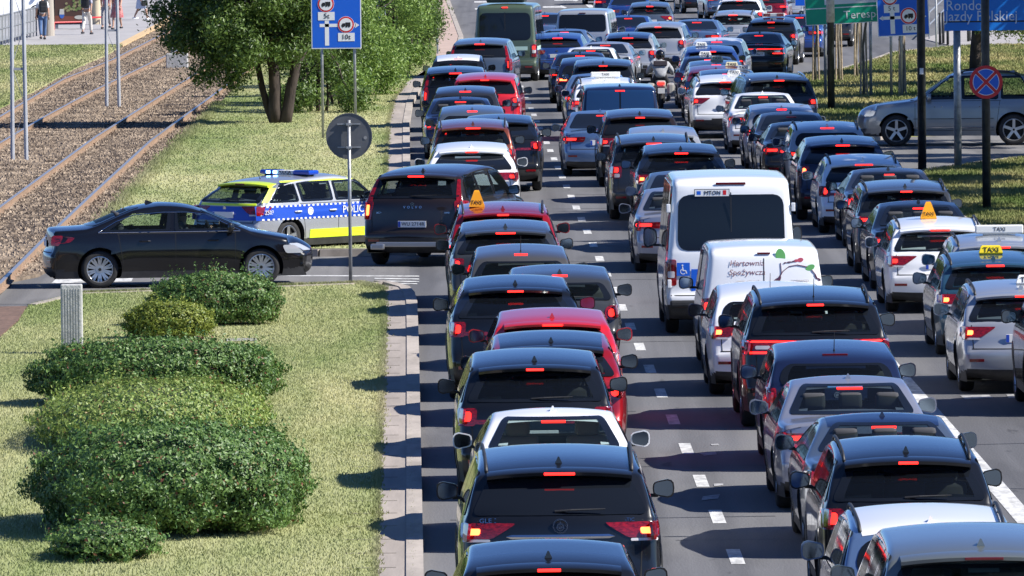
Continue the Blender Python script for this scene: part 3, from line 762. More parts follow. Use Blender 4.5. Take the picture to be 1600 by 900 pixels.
UPP=[(128,388),(186,320),(250,252),(300,205),(345,160),(375,128),(372,100),(500,70),(640,40),(676,10),(684,60),(680,100),(650,119),(630,133),(615,155),(607,190),(603,247),(600,320),(600,388)]
slab('lawn', LOW, .12, .2, MGRASS); slab('lawn', UPP, .12, .2, MGRASS)
ULL=[(-60,72),(192,70),(165,86),(115,107),(60,138),(5,166),(-60,196)]
slab('lawn', ULL, .12, .2, MGRASS)
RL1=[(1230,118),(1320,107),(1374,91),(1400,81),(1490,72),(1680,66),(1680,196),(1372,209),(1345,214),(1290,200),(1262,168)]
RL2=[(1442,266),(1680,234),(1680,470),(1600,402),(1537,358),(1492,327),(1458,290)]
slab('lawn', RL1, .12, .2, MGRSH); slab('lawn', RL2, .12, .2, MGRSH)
BED=[(-60,452),(0,440),(60,428),(127,391),(186,321),(250,253),(300,206),(345,161),(376,128),(385,95),(420,50),(330,-20),(300,10),(262,34),(190,71),(165,87),(115,108),(60,139),(5,167),(-60,197)]
slab('track_bed', BED, .06, .2, MBAL)
slab('track_bed', [(-60,480),(42,478),(28,500),(0,524),(-60,560)], .125, .2, mat('mulch',(.14,.085,.06),.95,var=.4,vscale=12))
slab('side_street', [(-60,452),(0,441),(75,424),(127,391),(600,389),(640,389),(640,452),(590,440),(300,451),(120,457),(45,475),(-60,475)], .004, .02, MASPH2)
slab('side_street', [(1350,213),(1372,210),(1680,197),(1680,233),(1442,265),(1410,262),(1375,240)], .004, .02, MASPH2)
# pavements beside the avenue with their kerb stones
SW1=[(600,446),(640,450),(648,458),(638,520),(640,600),(642,700),(644,800),(646,960),(584,960),(589,800),(592,700),(597,600),(600,500)]
slab('pavement', SW1, .125, .2, MPAVE)
SW2=[(603,388),(600,320),(603,247),(607,190),(615,155),(630,133),(650,119),(660,110),(672,114),(652,131),(638,153),(632,190),(632,250),(635,320),(640,388)]
slab('pavement', SW2, .125, .2, MPAVE)
SW3=[(650,119),(680,100),(684,60),(676,10),(668,-40),(690,-40),(700,0),(716,56),(706,90),(694,108),(668,117)]
slab('pavement', SW3, .125, .2, mat('paving_pink',(.40,.30,.25),.85,var=.15,vscale=1.5))
slab('pavement', [(-60,71),(185,69),(262,31),(300,4),(330,-30),(-60,-30)], .13, .2, MPLAT)
slab('platform_edge', [(183,69),(192,71),(268,32),(300,10),(294,4),(258,30)], .136, .1, MOCH)
slab('pavement', [(1490,72),(1680,66),(1680,20),(1520,40),(1440,60)], .03, .03, mat('paving_grey',(.33,.31,.30),.9,var=.1,vscale=1))
def kerbline(pts, w=.16, z=.14, step=3.0, side=1):
    B=MBd(); P=[Vector(p) for p in pts]
    for a,b in zip(P[:-1],P[1:]):
        L=(b-a).length; n=max(1,int(L/step)); d=(b-a)/n; t=d.normalized(); nn=Vector((-t.y,t.x,0))*w*side
        for i in range(n):
            p=a+d*i+t*.006; q=a+d*(i+1)-t*.006
            vs=[p,q,q+nn,p+nn]; B.add([(v.x,v.y,z) for v in vs]+[(v.x,v.y,-.05) for v in vs],[(0,1,2,3),(0,4,5,1),(1,5,6,2),(2,6,7,3),(3,7,4,0)])
    o=B.build('kerb',[MKERB]); o['kind']='structure'; return o
def KP(py): return G(0,py).y
def kpts(pl): return [Vector((*G(x,y,.14).xy,0)) for x,y in pl]
kerbline(kpts([(664,960),(662,900),(660,800),(658,700),(656,600),(654,520),(652,470),(648,456),(640,447),(620,441),(600,438)]),w=.18)
kerbline(kpts([(651,388),(645,320),(641,250),(640,190),(645,158),(657,136),(674,119),(700,106),(716,88),(724,56),(712,25),(703,0),(695,-35)]),w=.18)
kerbline(kpts([(1672,470),(1600,401),(1537,357),(1492,326),(1458,289),(1443,267),(1480,259),(1600,244),(1680,233)]),w=.16)
kerbline(kpts([(1372,209),(1345,215),(1290,201),(1262,168),(1230,118),(1320,106),(1374,90),(1400,80),(1490,71)]),w=.16)
kerbline(kpts([(598,388),(500,389),(300,389),(128,389)]),w=.14); kerbline(kpts([(600,440),(450,446),(300,451),(120,457),(45,475)]),w=.12)
# slab joints and the weedy seam along the pavement
B=MBd()
def flat(B,pts,z,mi=0): B.add([(p[0],p[1],z) for p in pts],[tuple(range(len(pts)))],mi)
for k in range(30):
    Z=97+k*2.0
    if 160<Z<182: continue
    a=KX(Z)-.17-.02; wv=(.46+.0*k); flat(B,[(a-.55,Z,0),(a,Z,0),(a,Z+.05,0),(a-.55,Z+.05,0)],.1275)
for k in range(120):
    Z=97+k*.5
    if Z>160: break
    x=G(597 if Z>130 else 590,G(0,0).y and 0,0) if False else None
o=B.build('paving_joints',[MJOINT]); o['kind']='structure'
# painted lines
B=MBd()
Zc=G(1150,870).y; Xc=G(1150,870).x; sl_=(G(880,279).x-Xc)/(G(880,279).y-Zc)
def XL(Z): return Xc+sl_*(Z-Zc)
for k in range(-2,38):
    Z=Zc+6.0*k; x=XL(Z); flat(B,[(x-.075,Z-1.05),(x+.075,Z-1.05),(XL(Z+1)+.075,Z+1.05),(XL(Z+1)-.075,Z+1.05)],.004)
A,Bp=G(1418,600),G(1602,812); s2=(A.x-Bp.x)/(A.y-Bp.y)
for (z0,z1) in ((92,150),):
    f=lambda Z:Bp.x+s2*(Z-Bp.y); flat(B,[(f(z0)-.12,z0),(f(z0)+.12,z0),(f(z1)+.12,z1),(f(z1)-.12,z1)],.004)
for k in range(14):
    z0=154+k*6; f=lambda Z:Bp.x+s2*(Z-Bp.y); flat(B,[(f(z0)-.075,z0),(f(z0)+.075,z0),(f(z0+2)+.075,z0+2),(f(z0+2)-.075,z0+2)],.004)
def pq(pl,z=.004): return [G(x,y,z) for x,y in pl]
for pl in ([(420,430),(655,431),(655,432.5),(420,431.5)],[(90,434),(210,431),(205,440),(80,443)],[(585,434.5),(655,435.5),(655,437),(585,436)],[(590,438.5),(655,439.5),(655,441),(590,440)],[(595,442.5),(652,443),(652,444.2),(595,443.6)],
           [(799,0),(806,-1),(815,9),(808,10)],[(783,-18),(788,-18),(792,-8),(787,-8)],[(913,6),(922,6),(930,12),(920,12)],[(904,-4),(910,-4),(916,1),(909,1)]): flat(B,pq(pl),.008)
for (x,y) in ((741,3),(742,14),(866,0),(848,11)):  # arrows on the far lanes
    flat(B,pq([(x,y-1),(x+28,y-1.2),(x+28,y-2.6),(x+38,y+.6),(x+34,y+2),(x+28,y+1),(x,y+1.2)]),.008)
o=B.build('lane_markings',[MLINE]); o['kind']='structure'
B=MBd()
for pl in ([(1500,618),(1545,617),(1552,622),(1508,624)],[(1572,616),(1592,616),(1596,621),(1576,622)],[(1092,708),(1118,706),(1120,710),(1100,712)],[(1098,776),(1125,772),(1122,779),(1096,782)],[(1115,756),(1130,755),(1130,758),(1116,760)],[(1110,694),(1122,693),(1124,696),(1112,696)],[(352,542),(400,541),(402,545),(354,546)]):
    flat(B,pq(pl),.006 if pl[0][0]>600 else .13)
o=B.build('worn_markings',[MLINEW]); o['kind']='structure'
# tar seams and repairs across the asphalt
B=MBd(); rr=random.Random(3)
for k in range(46):
    Z=98+k*4.1+rr.random()*2; x0=KX(Z)+.02+rr.random()*6; L=1+rr.random()*3.5; pts=[(x0+L*i/6, Z+rr.uniform(-.12,.12)) for i in range(7)]
    vs=[(x,y-.035,.0025) for x,y in pts]+[(x,y+.035,.0025) for x,y in pts]; B.add(vs,[(i,i+1,i+8,i+7) for i in range(6)])
o=B.build('tar_seams',[mat('tar',(.035,.035,.037),.6)]); o['kind']='structure'

# ---------------------------------------------------------------- tram tracks
def rail(pl,name='tram_rail'):
    P=[G(x,y,.06) for x,y in pl]; B=MBd()
    sec=[(-.07,.06),(-.07,.075),(-.012,.09),(-.012,.17),(-.036,.185),(-.036,.205),(.036,.205),(.036,.185),(.012,.17),(.012,.09),(.07,.075),(.07,.06)]
    for a,b in zip(P[:-1],P[1:]):
        t=(b-a).normalized(); nn=Vector((t.y,-t.x,0)); n=len(sec); vs=[]
        for p in (a,b): vs+=[(p.x+nn.x*s,p.y+nn.y*s,z) for s,z in sec]
        B.add(vs,[(i,i+1,i+1+n,i+n) for i in range(n-1) if i!=5],0); B.add([vs[i] for i in (5,6,6+n,5+n)],[(0,1,2,3)],1)
    return B,P
rails={'A':[(-60,382),(0,334),(60,289),(150,222),(270,145),(345,97),(420,47)],'B':[(-60,500),(0,455),(60,394),(148,310),(236,228),(325,162),(372,127),(440,80)],
       'C':[(-60,222),(0,190),(100,130),(175,100),(262,55),(330,20)],'D':[(-60,268),(0,232),(70,190),(140,152),(225,110),(287,80),(350,50)]}
lab={'A':'left rail of the nearer tram track','B':'tram rail nearest the lawn, right rail of the nearer track','C':'outermost tram rail beside the upper left lawn','D':'right rail of the farther tram track, by the lattice masts'}
for k in rails:
    B,P=rail(rails[k]); o=B.build('tram_rail',[MRUST,MRAIL]); tag(o,lab[k],'rail','rails of the tram tracks')
def along(P,d):
    acc=0
    for a,b in zip(P[:-1],P[1:]):
        L=(b-a).length
        if acc+L>=d: return a.lerp(b,(d-acc)/L)
        acc+=L
    return P[-1]
for (u,v,lb) in (('A','B','nearer'),('C','D','farther')):
    Pu=[G(x,y,.06) for x,y in rails[u]]; Pv=[G(x,y,.06) for x,y in rails[v]]; B=MBd(); Lt=sum((b-a).length for a,b in zip(Pu[:-1],Pu[1:]))
    def atY(P,Y):
        for a,b in zip(P[:-1],P[1:]):
            if a.y<=Y<=b.y: return a.lerp(b,(Y-a.y)/(b.y-a.y))
        return None
    Y=150
    while Y<420:
        a,b=atY(Pu,Y),atY(Pv,Y)
        if a and b:
            c=(a+b)/2; B.box((c.x,c.y,.055),(2.3,.24,.05),0)
        Y+=.72
    o=B.build('sleepers',[MSLEEP]); tag(o,kind='stuff')
# ballast stones and grass blades (nobody could count them)
def inpoly(P,x,y):
    n=len(P); c=np.zeros(len(x),bool); j=n-1
    for i in range(n):
        xi,yi,xj,yj=P[i][0],P[i][1],P[j][0],P[j][1]
        k=((yi>y)!=(yj>y))&(x<(xj-xi)*(y-yi)/((yj-yi) if yj!=yi else 1e-9)+xi); c^=k; j=i
    return c
def scatter(poly, z, n, ymax=1e9):
    P=[G(x,y,z) for x,y in poly]; P=[(p.x,min(p.y,ymax)) for p in P]; xs=[p[0] for p in P]; ys=[p[1] for p in P]
    x=rng.uniform(min(xs),max(xs),n*3); u=rng.uniform(0,1,n*3); y0,y1=min(ys),max(ys); y=y0+(y1-y0)*u
    k=inpoly(P,x,y); return x[k][:n],y[k][:n]
def tri_cloud(name, V, mat_, kind='stuff', parent=None, smooth=False):
    """V: (n,3,3) triangles"""
    n=len(V); me=bpy.data.meshes.new(name); me.vertices.add(n*3); me.vertices.foreach_set('co',V.reshape(-1).astype(np.float32))
    me.loops.add(n*3); me.loops.foreach_set('vertex_index',np.arange(n*3,dtype=np.int32)); me.polygons.add(n)
    me.polygons.foreach_set('loop_start',np.arange(0,n*3,3,dtype=np.int32)); me.materials.append(mat_); me.update(calc_edges=True); me.validate()
    o=obj(name,me,parent)
    if kind: o['kind']=kind
    return o
def blades(poly,z,n,h0,h1,wd,m_,ymax=1e9):
    x,y=scatter(poly,z,n,ymax); n=len(x); h=rng.uniform(h0,h1,n); a=rng.uniform(-.9,.9,n); w_=wd*rng.uniform(.6,1.3,n); l=rng.normal(0,.45,n)*h; l2=rng.normal(0,.45,n)*h
    V=np.zeros((n,3,3)); dx=np.cos(a)*w_; dy=np.sin(a)*w_
    V[:,0]=np.stack([x-dx,y-dy,np.full(n,z-.01)],1); V[:,1]=np.stack([x+dx,y+dy,np.full(n,z-.01)],1); V[:,2]=np.stack([x+l,y+l2,z+h],1)
    return tri_cloud('grass',V,m_)
blades(LOW,.12,240000,.014,.036,.008,MGRASS)
blades(UPP,.12,120000,.015,.04,.016,MGRASS,ymax=400)
# weeds along the edge of the pavement and self-sown tufts
def edgeweeds(pl,n,spread,h):
    P=[G(x,y,.12) for x,y in pl]; xs=[];ys=[]
    for a_,b_ in zip(P[:-1],P[1:]):
        k=int(n*(b_-a_).length/sum((q-p_).length for p_,q in zip(P[:-1],P[1:]))); t=rng.uniform(0,1,k); d=rng.normal(0,1,k)*spread*(.3+np.abs(np.sin(t*37))); xs.append(a_.x+(b_.x-a_.x)*t+d); ys.append(a_.y+(b_.y-a_.y)*t)
    x=np.concatenate(xs);y=np.concatenate(ys);n=len(x);hh=rng.uniform(.3,1,n)*h;V=np.zeros((n,3,3)); V[:,0]=np.stack([x-.012,y,np.full(n,.11)],1);V[:,1]=np.stack([x+.012,y,np.full(n,.11)],1);V[:,2]=np.stack([x+rng.normal(0,.5,n)*hh,y+rng.normal(0,.4,n)*hh,.12+hh],1); return tri_cloud('grass',V,MGRASSB)
edgeweeds([(584,960),(589,800),(592,700),(597,600),(600,500),(598,452)],9000,.03,.05); edgeweeds([(603,388),(600,320),(603,247),(607,190),(615,155),(632,133)],7000,.03,.06); edgeweeds([(646,960),(644,800),(641,700),(639,600)],900,.012,.03)
edgeweeds([(597,452),(560,443),(450,447),(300,453),(120,459)],7000,.05,.07); edgeweeds([(128,388),(186,320),(250,252),(300,205),(345,160)],9000,.10,.10)
blades(ULL,.12,40000,.03,.07,.022,MGRASSB)
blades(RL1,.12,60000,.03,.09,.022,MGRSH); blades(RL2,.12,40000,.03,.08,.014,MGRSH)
def stones(poly,z,n,s,m_,ymax):
    x,y=scatter(poly,z,n,ymax); n=len(x); c=np.stack([x,y,np.full(n,z+.01)],1); r=s*rng.uniform(.5,1.3,n)
    T=[]
    base=np.array([[0,0,1],[1,0,0],[-.5,.87,0],[-.5,-.87,0]])
    an=rng.uniform(0,6.28,n); ca,sa=np.cos(an),np.sin(an); Vt=[]
    for b in base:
        j=rng.uniform(.6,1.2,(n,3)); v=np.stack([b[0]*ca-b[1]*sa,b[0]*sa+b[1]*ca,np.full(n,b[2]*.8)],1)*j*r[:,None]; Vt.append(c+v)
    for (i,j,k) in ((0,1,2),(0,2,3),(0,3,1)): T.append(np.stack([Vt[i],Vt[j],Vt[k]],1))
    return tri_cloud('ballast',np.concatenate(T),m_)
MST=mat('ballast_stone',(.085,.06,.042),.9,col2=(.36,.285,.21),vscale=.9,detail=12)
stones(BED,.06,60000,.05,MST,420)

# ---------------------------------------------------------------- leaves, bushes, trees
def leafmat(name,c1,c2,c3=None,trans=.35,rough=.38):
    m_=bpy.data.materials.new(name); m_.use_nodes=True; n=m_.node_tree; b=n.nodes['Principled BSDF']; out=n.nodes['Material Output']
    g_=n.nodes.new('ShaderNodeNewGeometry'); r=n.nodes.new('ShaderNodeValToRGB'); n.links.new(g_.outputs['Random Per Island'],r.inputs[0])
    r.color_ramp.elements[0].color=(*c1,1); r.color_ramp.elements[1].color=(*c2,1); r.color_ramp.elements[1].position=.955 if c3 else 1
    if c3: e=r.color_ramp.elements.new(.985); e.color=(*c3,1)
    n.links.new(r.outputs[0],b.inputs['Base Color']); b.inputs['Roughness'].default_value=rough
    t=n.nodes.new('ShaderNodeBsdfTranslucent'); n.links.new(r.outputs[0],t.inputs[0]); x=n.nodes.new('ShaderNodeMixShader'); x.inputs[0].default_value=trans
    n.links.new(b.outputs[0],x.inputs[1]); n.links.new(t.outputs[0],x.inputs[2]); n.links.new(x.outputs[0],out.inputs[0]); MATS[name]=m_; return m_
LM_T=leafmat('leaf_ash',(.035,.078,.015),(.16,.25,.05),rough=.45); LM_H=leafmat('leaf_hedge',(.08,.16,.028),(.26,.38,.08),rough=.5); LM_B=leafmat('leaf_dark_shrub',(.035,.10,.022),(.17,.28,.07),(.20,.07,.04),trans=.25,rough=.5)
LM_Y=leafmat('leaf_yellow_shrub',(.09,.15,.02),(.34,.38,.07),trans=.3,rough=.5); LM_M=leafmat('leaf_mixed_shrub',(.09,.17,.03),(.34,.42,.11),(.28,.13,.06),trans=.3,rough=.5)
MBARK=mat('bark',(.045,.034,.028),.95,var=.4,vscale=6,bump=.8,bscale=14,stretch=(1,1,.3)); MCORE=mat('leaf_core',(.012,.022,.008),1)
MBARKL=mat('bark_pale',(.16,.14,.11),.9,var=.35,vscale=6)
def leaf_tris(C,N,size,asp=.5,fold=.25):
    """C centres (n,3), N rough outward directions; each leaf two folded triangles sharing the midrib -> 4-vert island"""
    n=len(C); D=rng.normal(0,1,(n,3))+np.array([0,0,-.25]); D/=np.linalg.norm(D,axis=1)[:,None]
    Nn=N+rng.normal(0,.55,(n,3)); Nn/=np.linalg.norm(Nn,axis=1)[:,None]
    S=np.cross(Nn,D); S/=(np.linalg.norm(S,axis=1)[:,None]+1e-9); D=np.cross(S,Nn)
    s=size*rng.uniform(.6,1.25,n)[:,None]
    a=C-D*s*.5; b=C+D*s*.5; l=C+S*s*asp*.5+Nn*s*fold*.3-D*s*.05; r=C-S*s*asp*.5+Nn*s*fold*.3-D*s*.05
    return a,b,l,r
def leaf_obj(name,C,N,size,mat_,parent=None,asp=.5,kind=None):
    a,b,l,r=leaf_tris(C,N,size,asp); n=len(C); V=np.stack([a,l,b,r],1).reshape(-1,3)
    me=bpy.data.meshes.new(name); me.vertices.add(n*4); me.vertices.foreach_set('co',V.reshape(-1).astype(np.float32))
    me.loops.add(n*6); i=np.arange(n)*4; idx=np.stack([i,i+1,i+2,i,i+2,i+3],1).reshape(-1).astype(np.int32); me.loops.foreach_set('vertex_index',idx)
    me.polygons.add(n*2); me.polygons.foreach_set('loop_start',np.arange(0,n*6,3,dtype=np.int32)); me.materials.append(mat_); me.update(calc_edges=True)
    o=obj(name,me,parent)
    if kind:o['kind']=kind
    return o
def lump(p,seed,f=1.6):
    # cheap smooth pseudo noise
    x,y,z=p[...,0],p[...,1],p[...,2]
    return (np.sin(x*f*2.1+seed)+np.sin(y*f*1.7+seed*2.3+x)+np.sin(z*f*2.9+seed*.7+y*1.3)+.6*np.sin(x*f*5.3+z*4+seed*3)+.6*np.sin(y*f*4.7+x*3+seed))/4.2+.35*np.sin(x*9+seed)*np.sin(y*8+z*5+seed*2)
def shell(c,rad,n,seed,amp=.18,depth=.25,zmin=-1,power=1):
    u=rng.normal(0,1,(n*2,3)); u/=np.linalg.norm(u,axis=1)[:,None]; u=u[u[:,2]>zmin][:n]
    rr_=1+amp*lump(u*3,seed)-np.abs(rng.normal(0,depth,len(u))); 
    e=np.sign(u)*np.abs(u)**power; e/=np.max(np.abs(e),axis=1)[:,None]**0+0
    P=np.array(c)+e*np.array(rad)*rr_[:,None]; return P,u
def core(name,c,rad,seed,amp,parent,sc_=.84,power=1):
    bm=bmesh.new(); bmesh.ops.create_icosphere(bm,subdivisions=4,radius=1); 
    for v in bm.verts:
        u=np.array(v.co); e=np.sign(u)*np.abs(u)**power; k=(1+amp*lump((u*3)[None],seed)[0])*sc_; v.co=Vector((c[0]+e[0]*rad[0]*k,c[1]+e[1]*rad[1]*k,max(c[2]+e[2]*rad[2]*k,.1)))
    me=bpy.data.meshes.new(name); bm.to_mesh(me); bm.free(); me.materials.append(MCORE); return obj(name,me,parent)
def bush(pxl,pxr,ytop,ybase,h,label,lm,n,leaf=.055,dz=None,seed=1,name='shrub',amp=.13):
    """a shrub whose foot is at image row ybase, its width given in pixels there"""
    a=G(pxl,ybase,.12); b=G(pxr,ybase,.12); top=G((pxl+pxr)/2,ytop,h+.12); cx=(a.x+b.x)/2; rx=(b.x-a.x)/2; zn=a.y; zf=top.y; ry=max(rx*.7,(zf-zn)*.9); cy=zn+ry
    root=empty(name,(cx,cy,.12),0,label,'shrub','shrubs on the lawn by the side street'); c=(0,0,h*.42); rad=(rx,ry,h*.60)
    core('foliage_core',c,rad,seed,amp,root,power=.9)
    P,u=shell(c,rad,n,seed,amp,.13,-.6,power=.9); k=P[:,2]>-.0; leaf_obj('foliage',P[k],u[k],leaf,lm,root)
    # loose shoots standing out of the outline
    m_=int(n*.012); P,u=shell(c,(rad[0]*1.0,rad[1]*1.0,rad[2]*1.0),m_,seed,amp,.03,-.1,power=.9)
    ln=np.abs(rng.normal(0,.08,len(P)))[:,None]; sp=[P+(u*.5+np.array([0,0,.8]))*ln*k_ for k_ in (.2,.4,.6,.8,1,1.2)]; P=np.concatenate(sp); u=np.concatenate([u]*6); leaf_obj('shoots',P+rng.normal(0,.012,P.shape),u,leaf,lm,root)
    B=MBd()
    for i in range(7): t=i/7*6.28; B.tube([(math.cos(t)*.1,math.sin(t)*.2,0),(math.cos(t)*rx*.5,math.sin(t)*rx*.5,h*.6)],[.02,.008],5)
    B.build('stem',[MBARK],root); return root
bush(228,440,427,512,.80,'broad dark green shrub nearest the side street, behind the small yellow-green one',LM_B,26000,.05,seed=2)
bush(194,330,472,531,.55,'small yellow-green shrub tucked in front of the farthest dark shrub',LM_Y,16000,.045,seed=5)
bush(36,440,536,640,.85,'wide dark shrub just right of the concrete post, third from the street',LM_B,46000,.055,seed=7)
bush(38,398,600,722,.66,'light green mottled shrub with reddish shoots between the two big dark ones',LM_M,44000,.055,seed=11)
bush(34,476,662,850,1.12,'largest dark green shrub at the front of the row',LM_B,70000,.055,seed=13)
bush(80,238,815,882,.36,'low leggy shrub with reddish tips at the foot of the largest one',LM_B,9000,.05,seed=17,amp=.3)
def limb(B,a,b,r0,r1,n=5,wob=.06):
    a,b=Vector(a),Vector(b); pts=[a.lerp(b,i/n)+(Vector((random.uniform(-wob,wob),random.uniform(-wob,wob),0)) if 0<i<n else Vector()) for i in range(n+1)]
    B.tube(pts,[r0+(r1-r0)*i/n for i in range(n+1)],10); return pts
def tree(loc,trunks,blobs,nleaf,leaf,lm,label,name='tree',bark=None,group=None,asp=.42,depth=.22):
    root=empty(name,loc,0,label,'tree',group); B=MBd()
    for (a,b,r0,r1) in trunks: limb(B,a,b,r0,r1)
    for (c,r) in blobs:
        t=trunks[int(random.random()*len(trunks))]; limb(B,Vector(t[1])*.92+Vector(t[0])*.08,c,t[3]*.7,.015,4,.12)
    B.build('trunk',[bark or MBARK],root,smooth=True)
    Ps=[];us=[]; tot=sum(r[0]*r[1]+r[2]*r[0] for c,r in blobs)
    for i,(c,r) in enumerate(blobs):
        n=int(nleaf*(r[0]*r[1]+r[2]*r[0])/tot); P,u=shell(c,r,n,i*1.7,.35,depth+.14,-1.1); Ps.append(P); us.append(u)
    P=np.concatenate(Ps);u=np.concatenate(us); k=rng.uniform(0,1,len(P))<.45; P[k]+=rng.normal(0,.17,(k.sum(),3)); leaf_obj('crown',P,u,leaf,lm,root,asp); return root
rt=random.Random(5)
b=G(432,192,.12); blobs=[]
for i in range(84):   # the low hanging crown of the tree by the tracks
    an=rt.uniform(0,6.28); d=rt.uniform(.2,1)**.6; z=rt.uniform(1.9,5.6); rr_=2.35*(1-.25*abs(z-3.4)/2.4); blobs.append(((-.75+math.cos(an)*d*rr_*.92,math.sin(an)*d*rr_*1.2,z),(rt.uniform(.4,.7),rt.uniform(.5,.8),rt.uniform(.3,.5))))
for (x,z) in ((-1.9,1.35),(-2.5,2.2),(-1.5,1.7),(-1.15,1.2),(.35,1.9),(.8,2.5),(-3.0,3.0),(-.9,1.6)): blobs.append(((x,rt.uniform(-1,.3),z),(.42,.5,.38)))
tree(b,[((0,0,-.1),(-.1,0,2.4),.19,.13),((-.05,.1,-.1),(-.75,.2,2.6),.11,.06),((.22,-.1,-.1),(.62,0,2.4),.17,.12),((.45,0,1.2),(1.3,.2,2.9),.08,.05)],blobs,105000,.12,LM_T,'leafy tree with three dark trunks standing beside the tram tracks')
# tall shrubbery from the tree to the pavement railing
HD=[(496,176,3.4,1.5,1,LM_T,'dark green tall shrub just behind the tree by the tracks'),(530,165,3.6,1.5,1,LM_H,'bright green tall shrub behind the large blue lane sign'),(566,150,3.8,1.5,2,LM_H,'tall shrub behind the second, smaller blue sign'),(598,137,4.0,1.4,3,LM_H,'tall shrub left of the thin grey post by the kerb'),(628,118,3.6,1.3,4,LM_H,'clipped pale green shrub at the end of the hedge'),(648,98,3.0,1.1,5,LM_T,'farthest narrow shrub of the hedge beside the railing')]
for i,(px,py,h,r,sd,lm,lb) in enumerate(HD):
    p=G(px,py,.12); bl=[]
    for k in range(26): z=rt.uniform(.25,h); bl.append(((rt.uniform(-.8,.8)*r*.9,rt.uniform(-1,1.6)*1.6,z),(rt.uniform(.35,.6),rt.uniform(.4,.7),rt.uniform(.3,.5))))
    tree(p+Vector((0,1.2,0)),[((0,0,-.1),(0,0,h*.7),.07,.03),((.2,.2,-.1),(.4,.3,h*.7),.05,.03),((-.2,.5,-.1),(-.5,.6,h*.7),.05,.03)],bl,20000,.12,lm,lb,'tall_shrub',group='tall shrubs between the tram tracks and the pavement')
# right-hand side: young staked trees, a street tree and larger trees whose shade lies on the lawn
def crown(cx,cy,z0,z1,r,n=16):
    return [((cx+rt.uniform(-1,1)*r,cy+rt.uniform(-1,1)*r,rt.uniform(z0,z1)),(rt.uniform(.35,.7),rt.uniform(.35,.7),rt.uniform(.3,.6))) for _ in range(n)]
for (px,py,lb) in ((1275,126,'young tree tied to stakes left of the green direction sign post'),(1311,126,'young tree with two stakes just right of the dark pole under the green sign'),(1350,149,'young tree with stakes under the right end of the green sign'),(1410,147,'young tree with two stakes right of the blue lane sign post'),(1340,120,'slim young tree behind the green direction sign')):
    p=G(px,py,.12); r_=tree(p,[((0,0,-.1),(.04,0,3.6),.05,.03)],crown(0,0,3.3,5.4,.9),5200,.11,LM_T,lb,'young_tree',MBARKL,'young staked trees on the right lawn')
    for s in (-1,1): B=MBd(); B.tube([(s*.10,.12*s,-.1),(s*.06,.1*s,2.3)],.028,7); B.build('stake',[mat('stake_wood',(.32,.25,.17),.8,var=.3,vscale=8)],r_)
p=G(1524,112,.12); tree(p,[((0,0,-.1),(.05,0,3.0),.20,.13),((0,.1,1),(.9,0,2.6),.07,.04)],[((rt.uniform(.3,1.9),rt.uniform(-1,1),rt.uniform(.9,2.5)),(.45,.5,.35)) for _ in range(12)]+crown(.3,0,2.4,6,2.0,30),16000,.12,LM_M,'street tree with low leafy branches behind the blue district sign')
for (X,Y,lb) in ((15.6,262,'large street tree on the right lawn, out beyond the frame'),(16.6,285,'second large street tree beyond the right edge'),(15.8,214,'broad street tree shading the near right lawn'),(15.0,198,'nearest street tree beyond the right edge'),(14.0,181,'street tree beside the right kerb beyond the edge'),(15.2,243,'street tree beside the grey off-road car'),(17.4,223,'out-of-frame street tree right of the district sign'),(16.4,233,'out-of-frame street tree above the waiting off-road car'),(16.2,252,'out-of-frame street tree above the lawn bend'),(16.4,273,'out-of-frame street tree above the lane sign'),(17,300,'out-of-frame street tree above the bollards'),(15.4,206,'out-of-frame street tree between the two lawns'),(14.6,190,'out-of-frame street tree over the near lawn')):
    tree((X,Y,.12),[((0,0,-.1),(0,0,4.4),.22,.14)],crown(0,0,4.3,9,3.0,40),16000,.30,LM_T,lb,group='large street trees along the right side')
# ---------------------------------------------------------------- the traffic jam
HEAD=.0100
KL,ML,RL,FAR='cars queueing in the lane beside the kerb','vehicles queueing in the middle lane','cars queueing in the right-hand lane','cars in the far crowd of traffic'
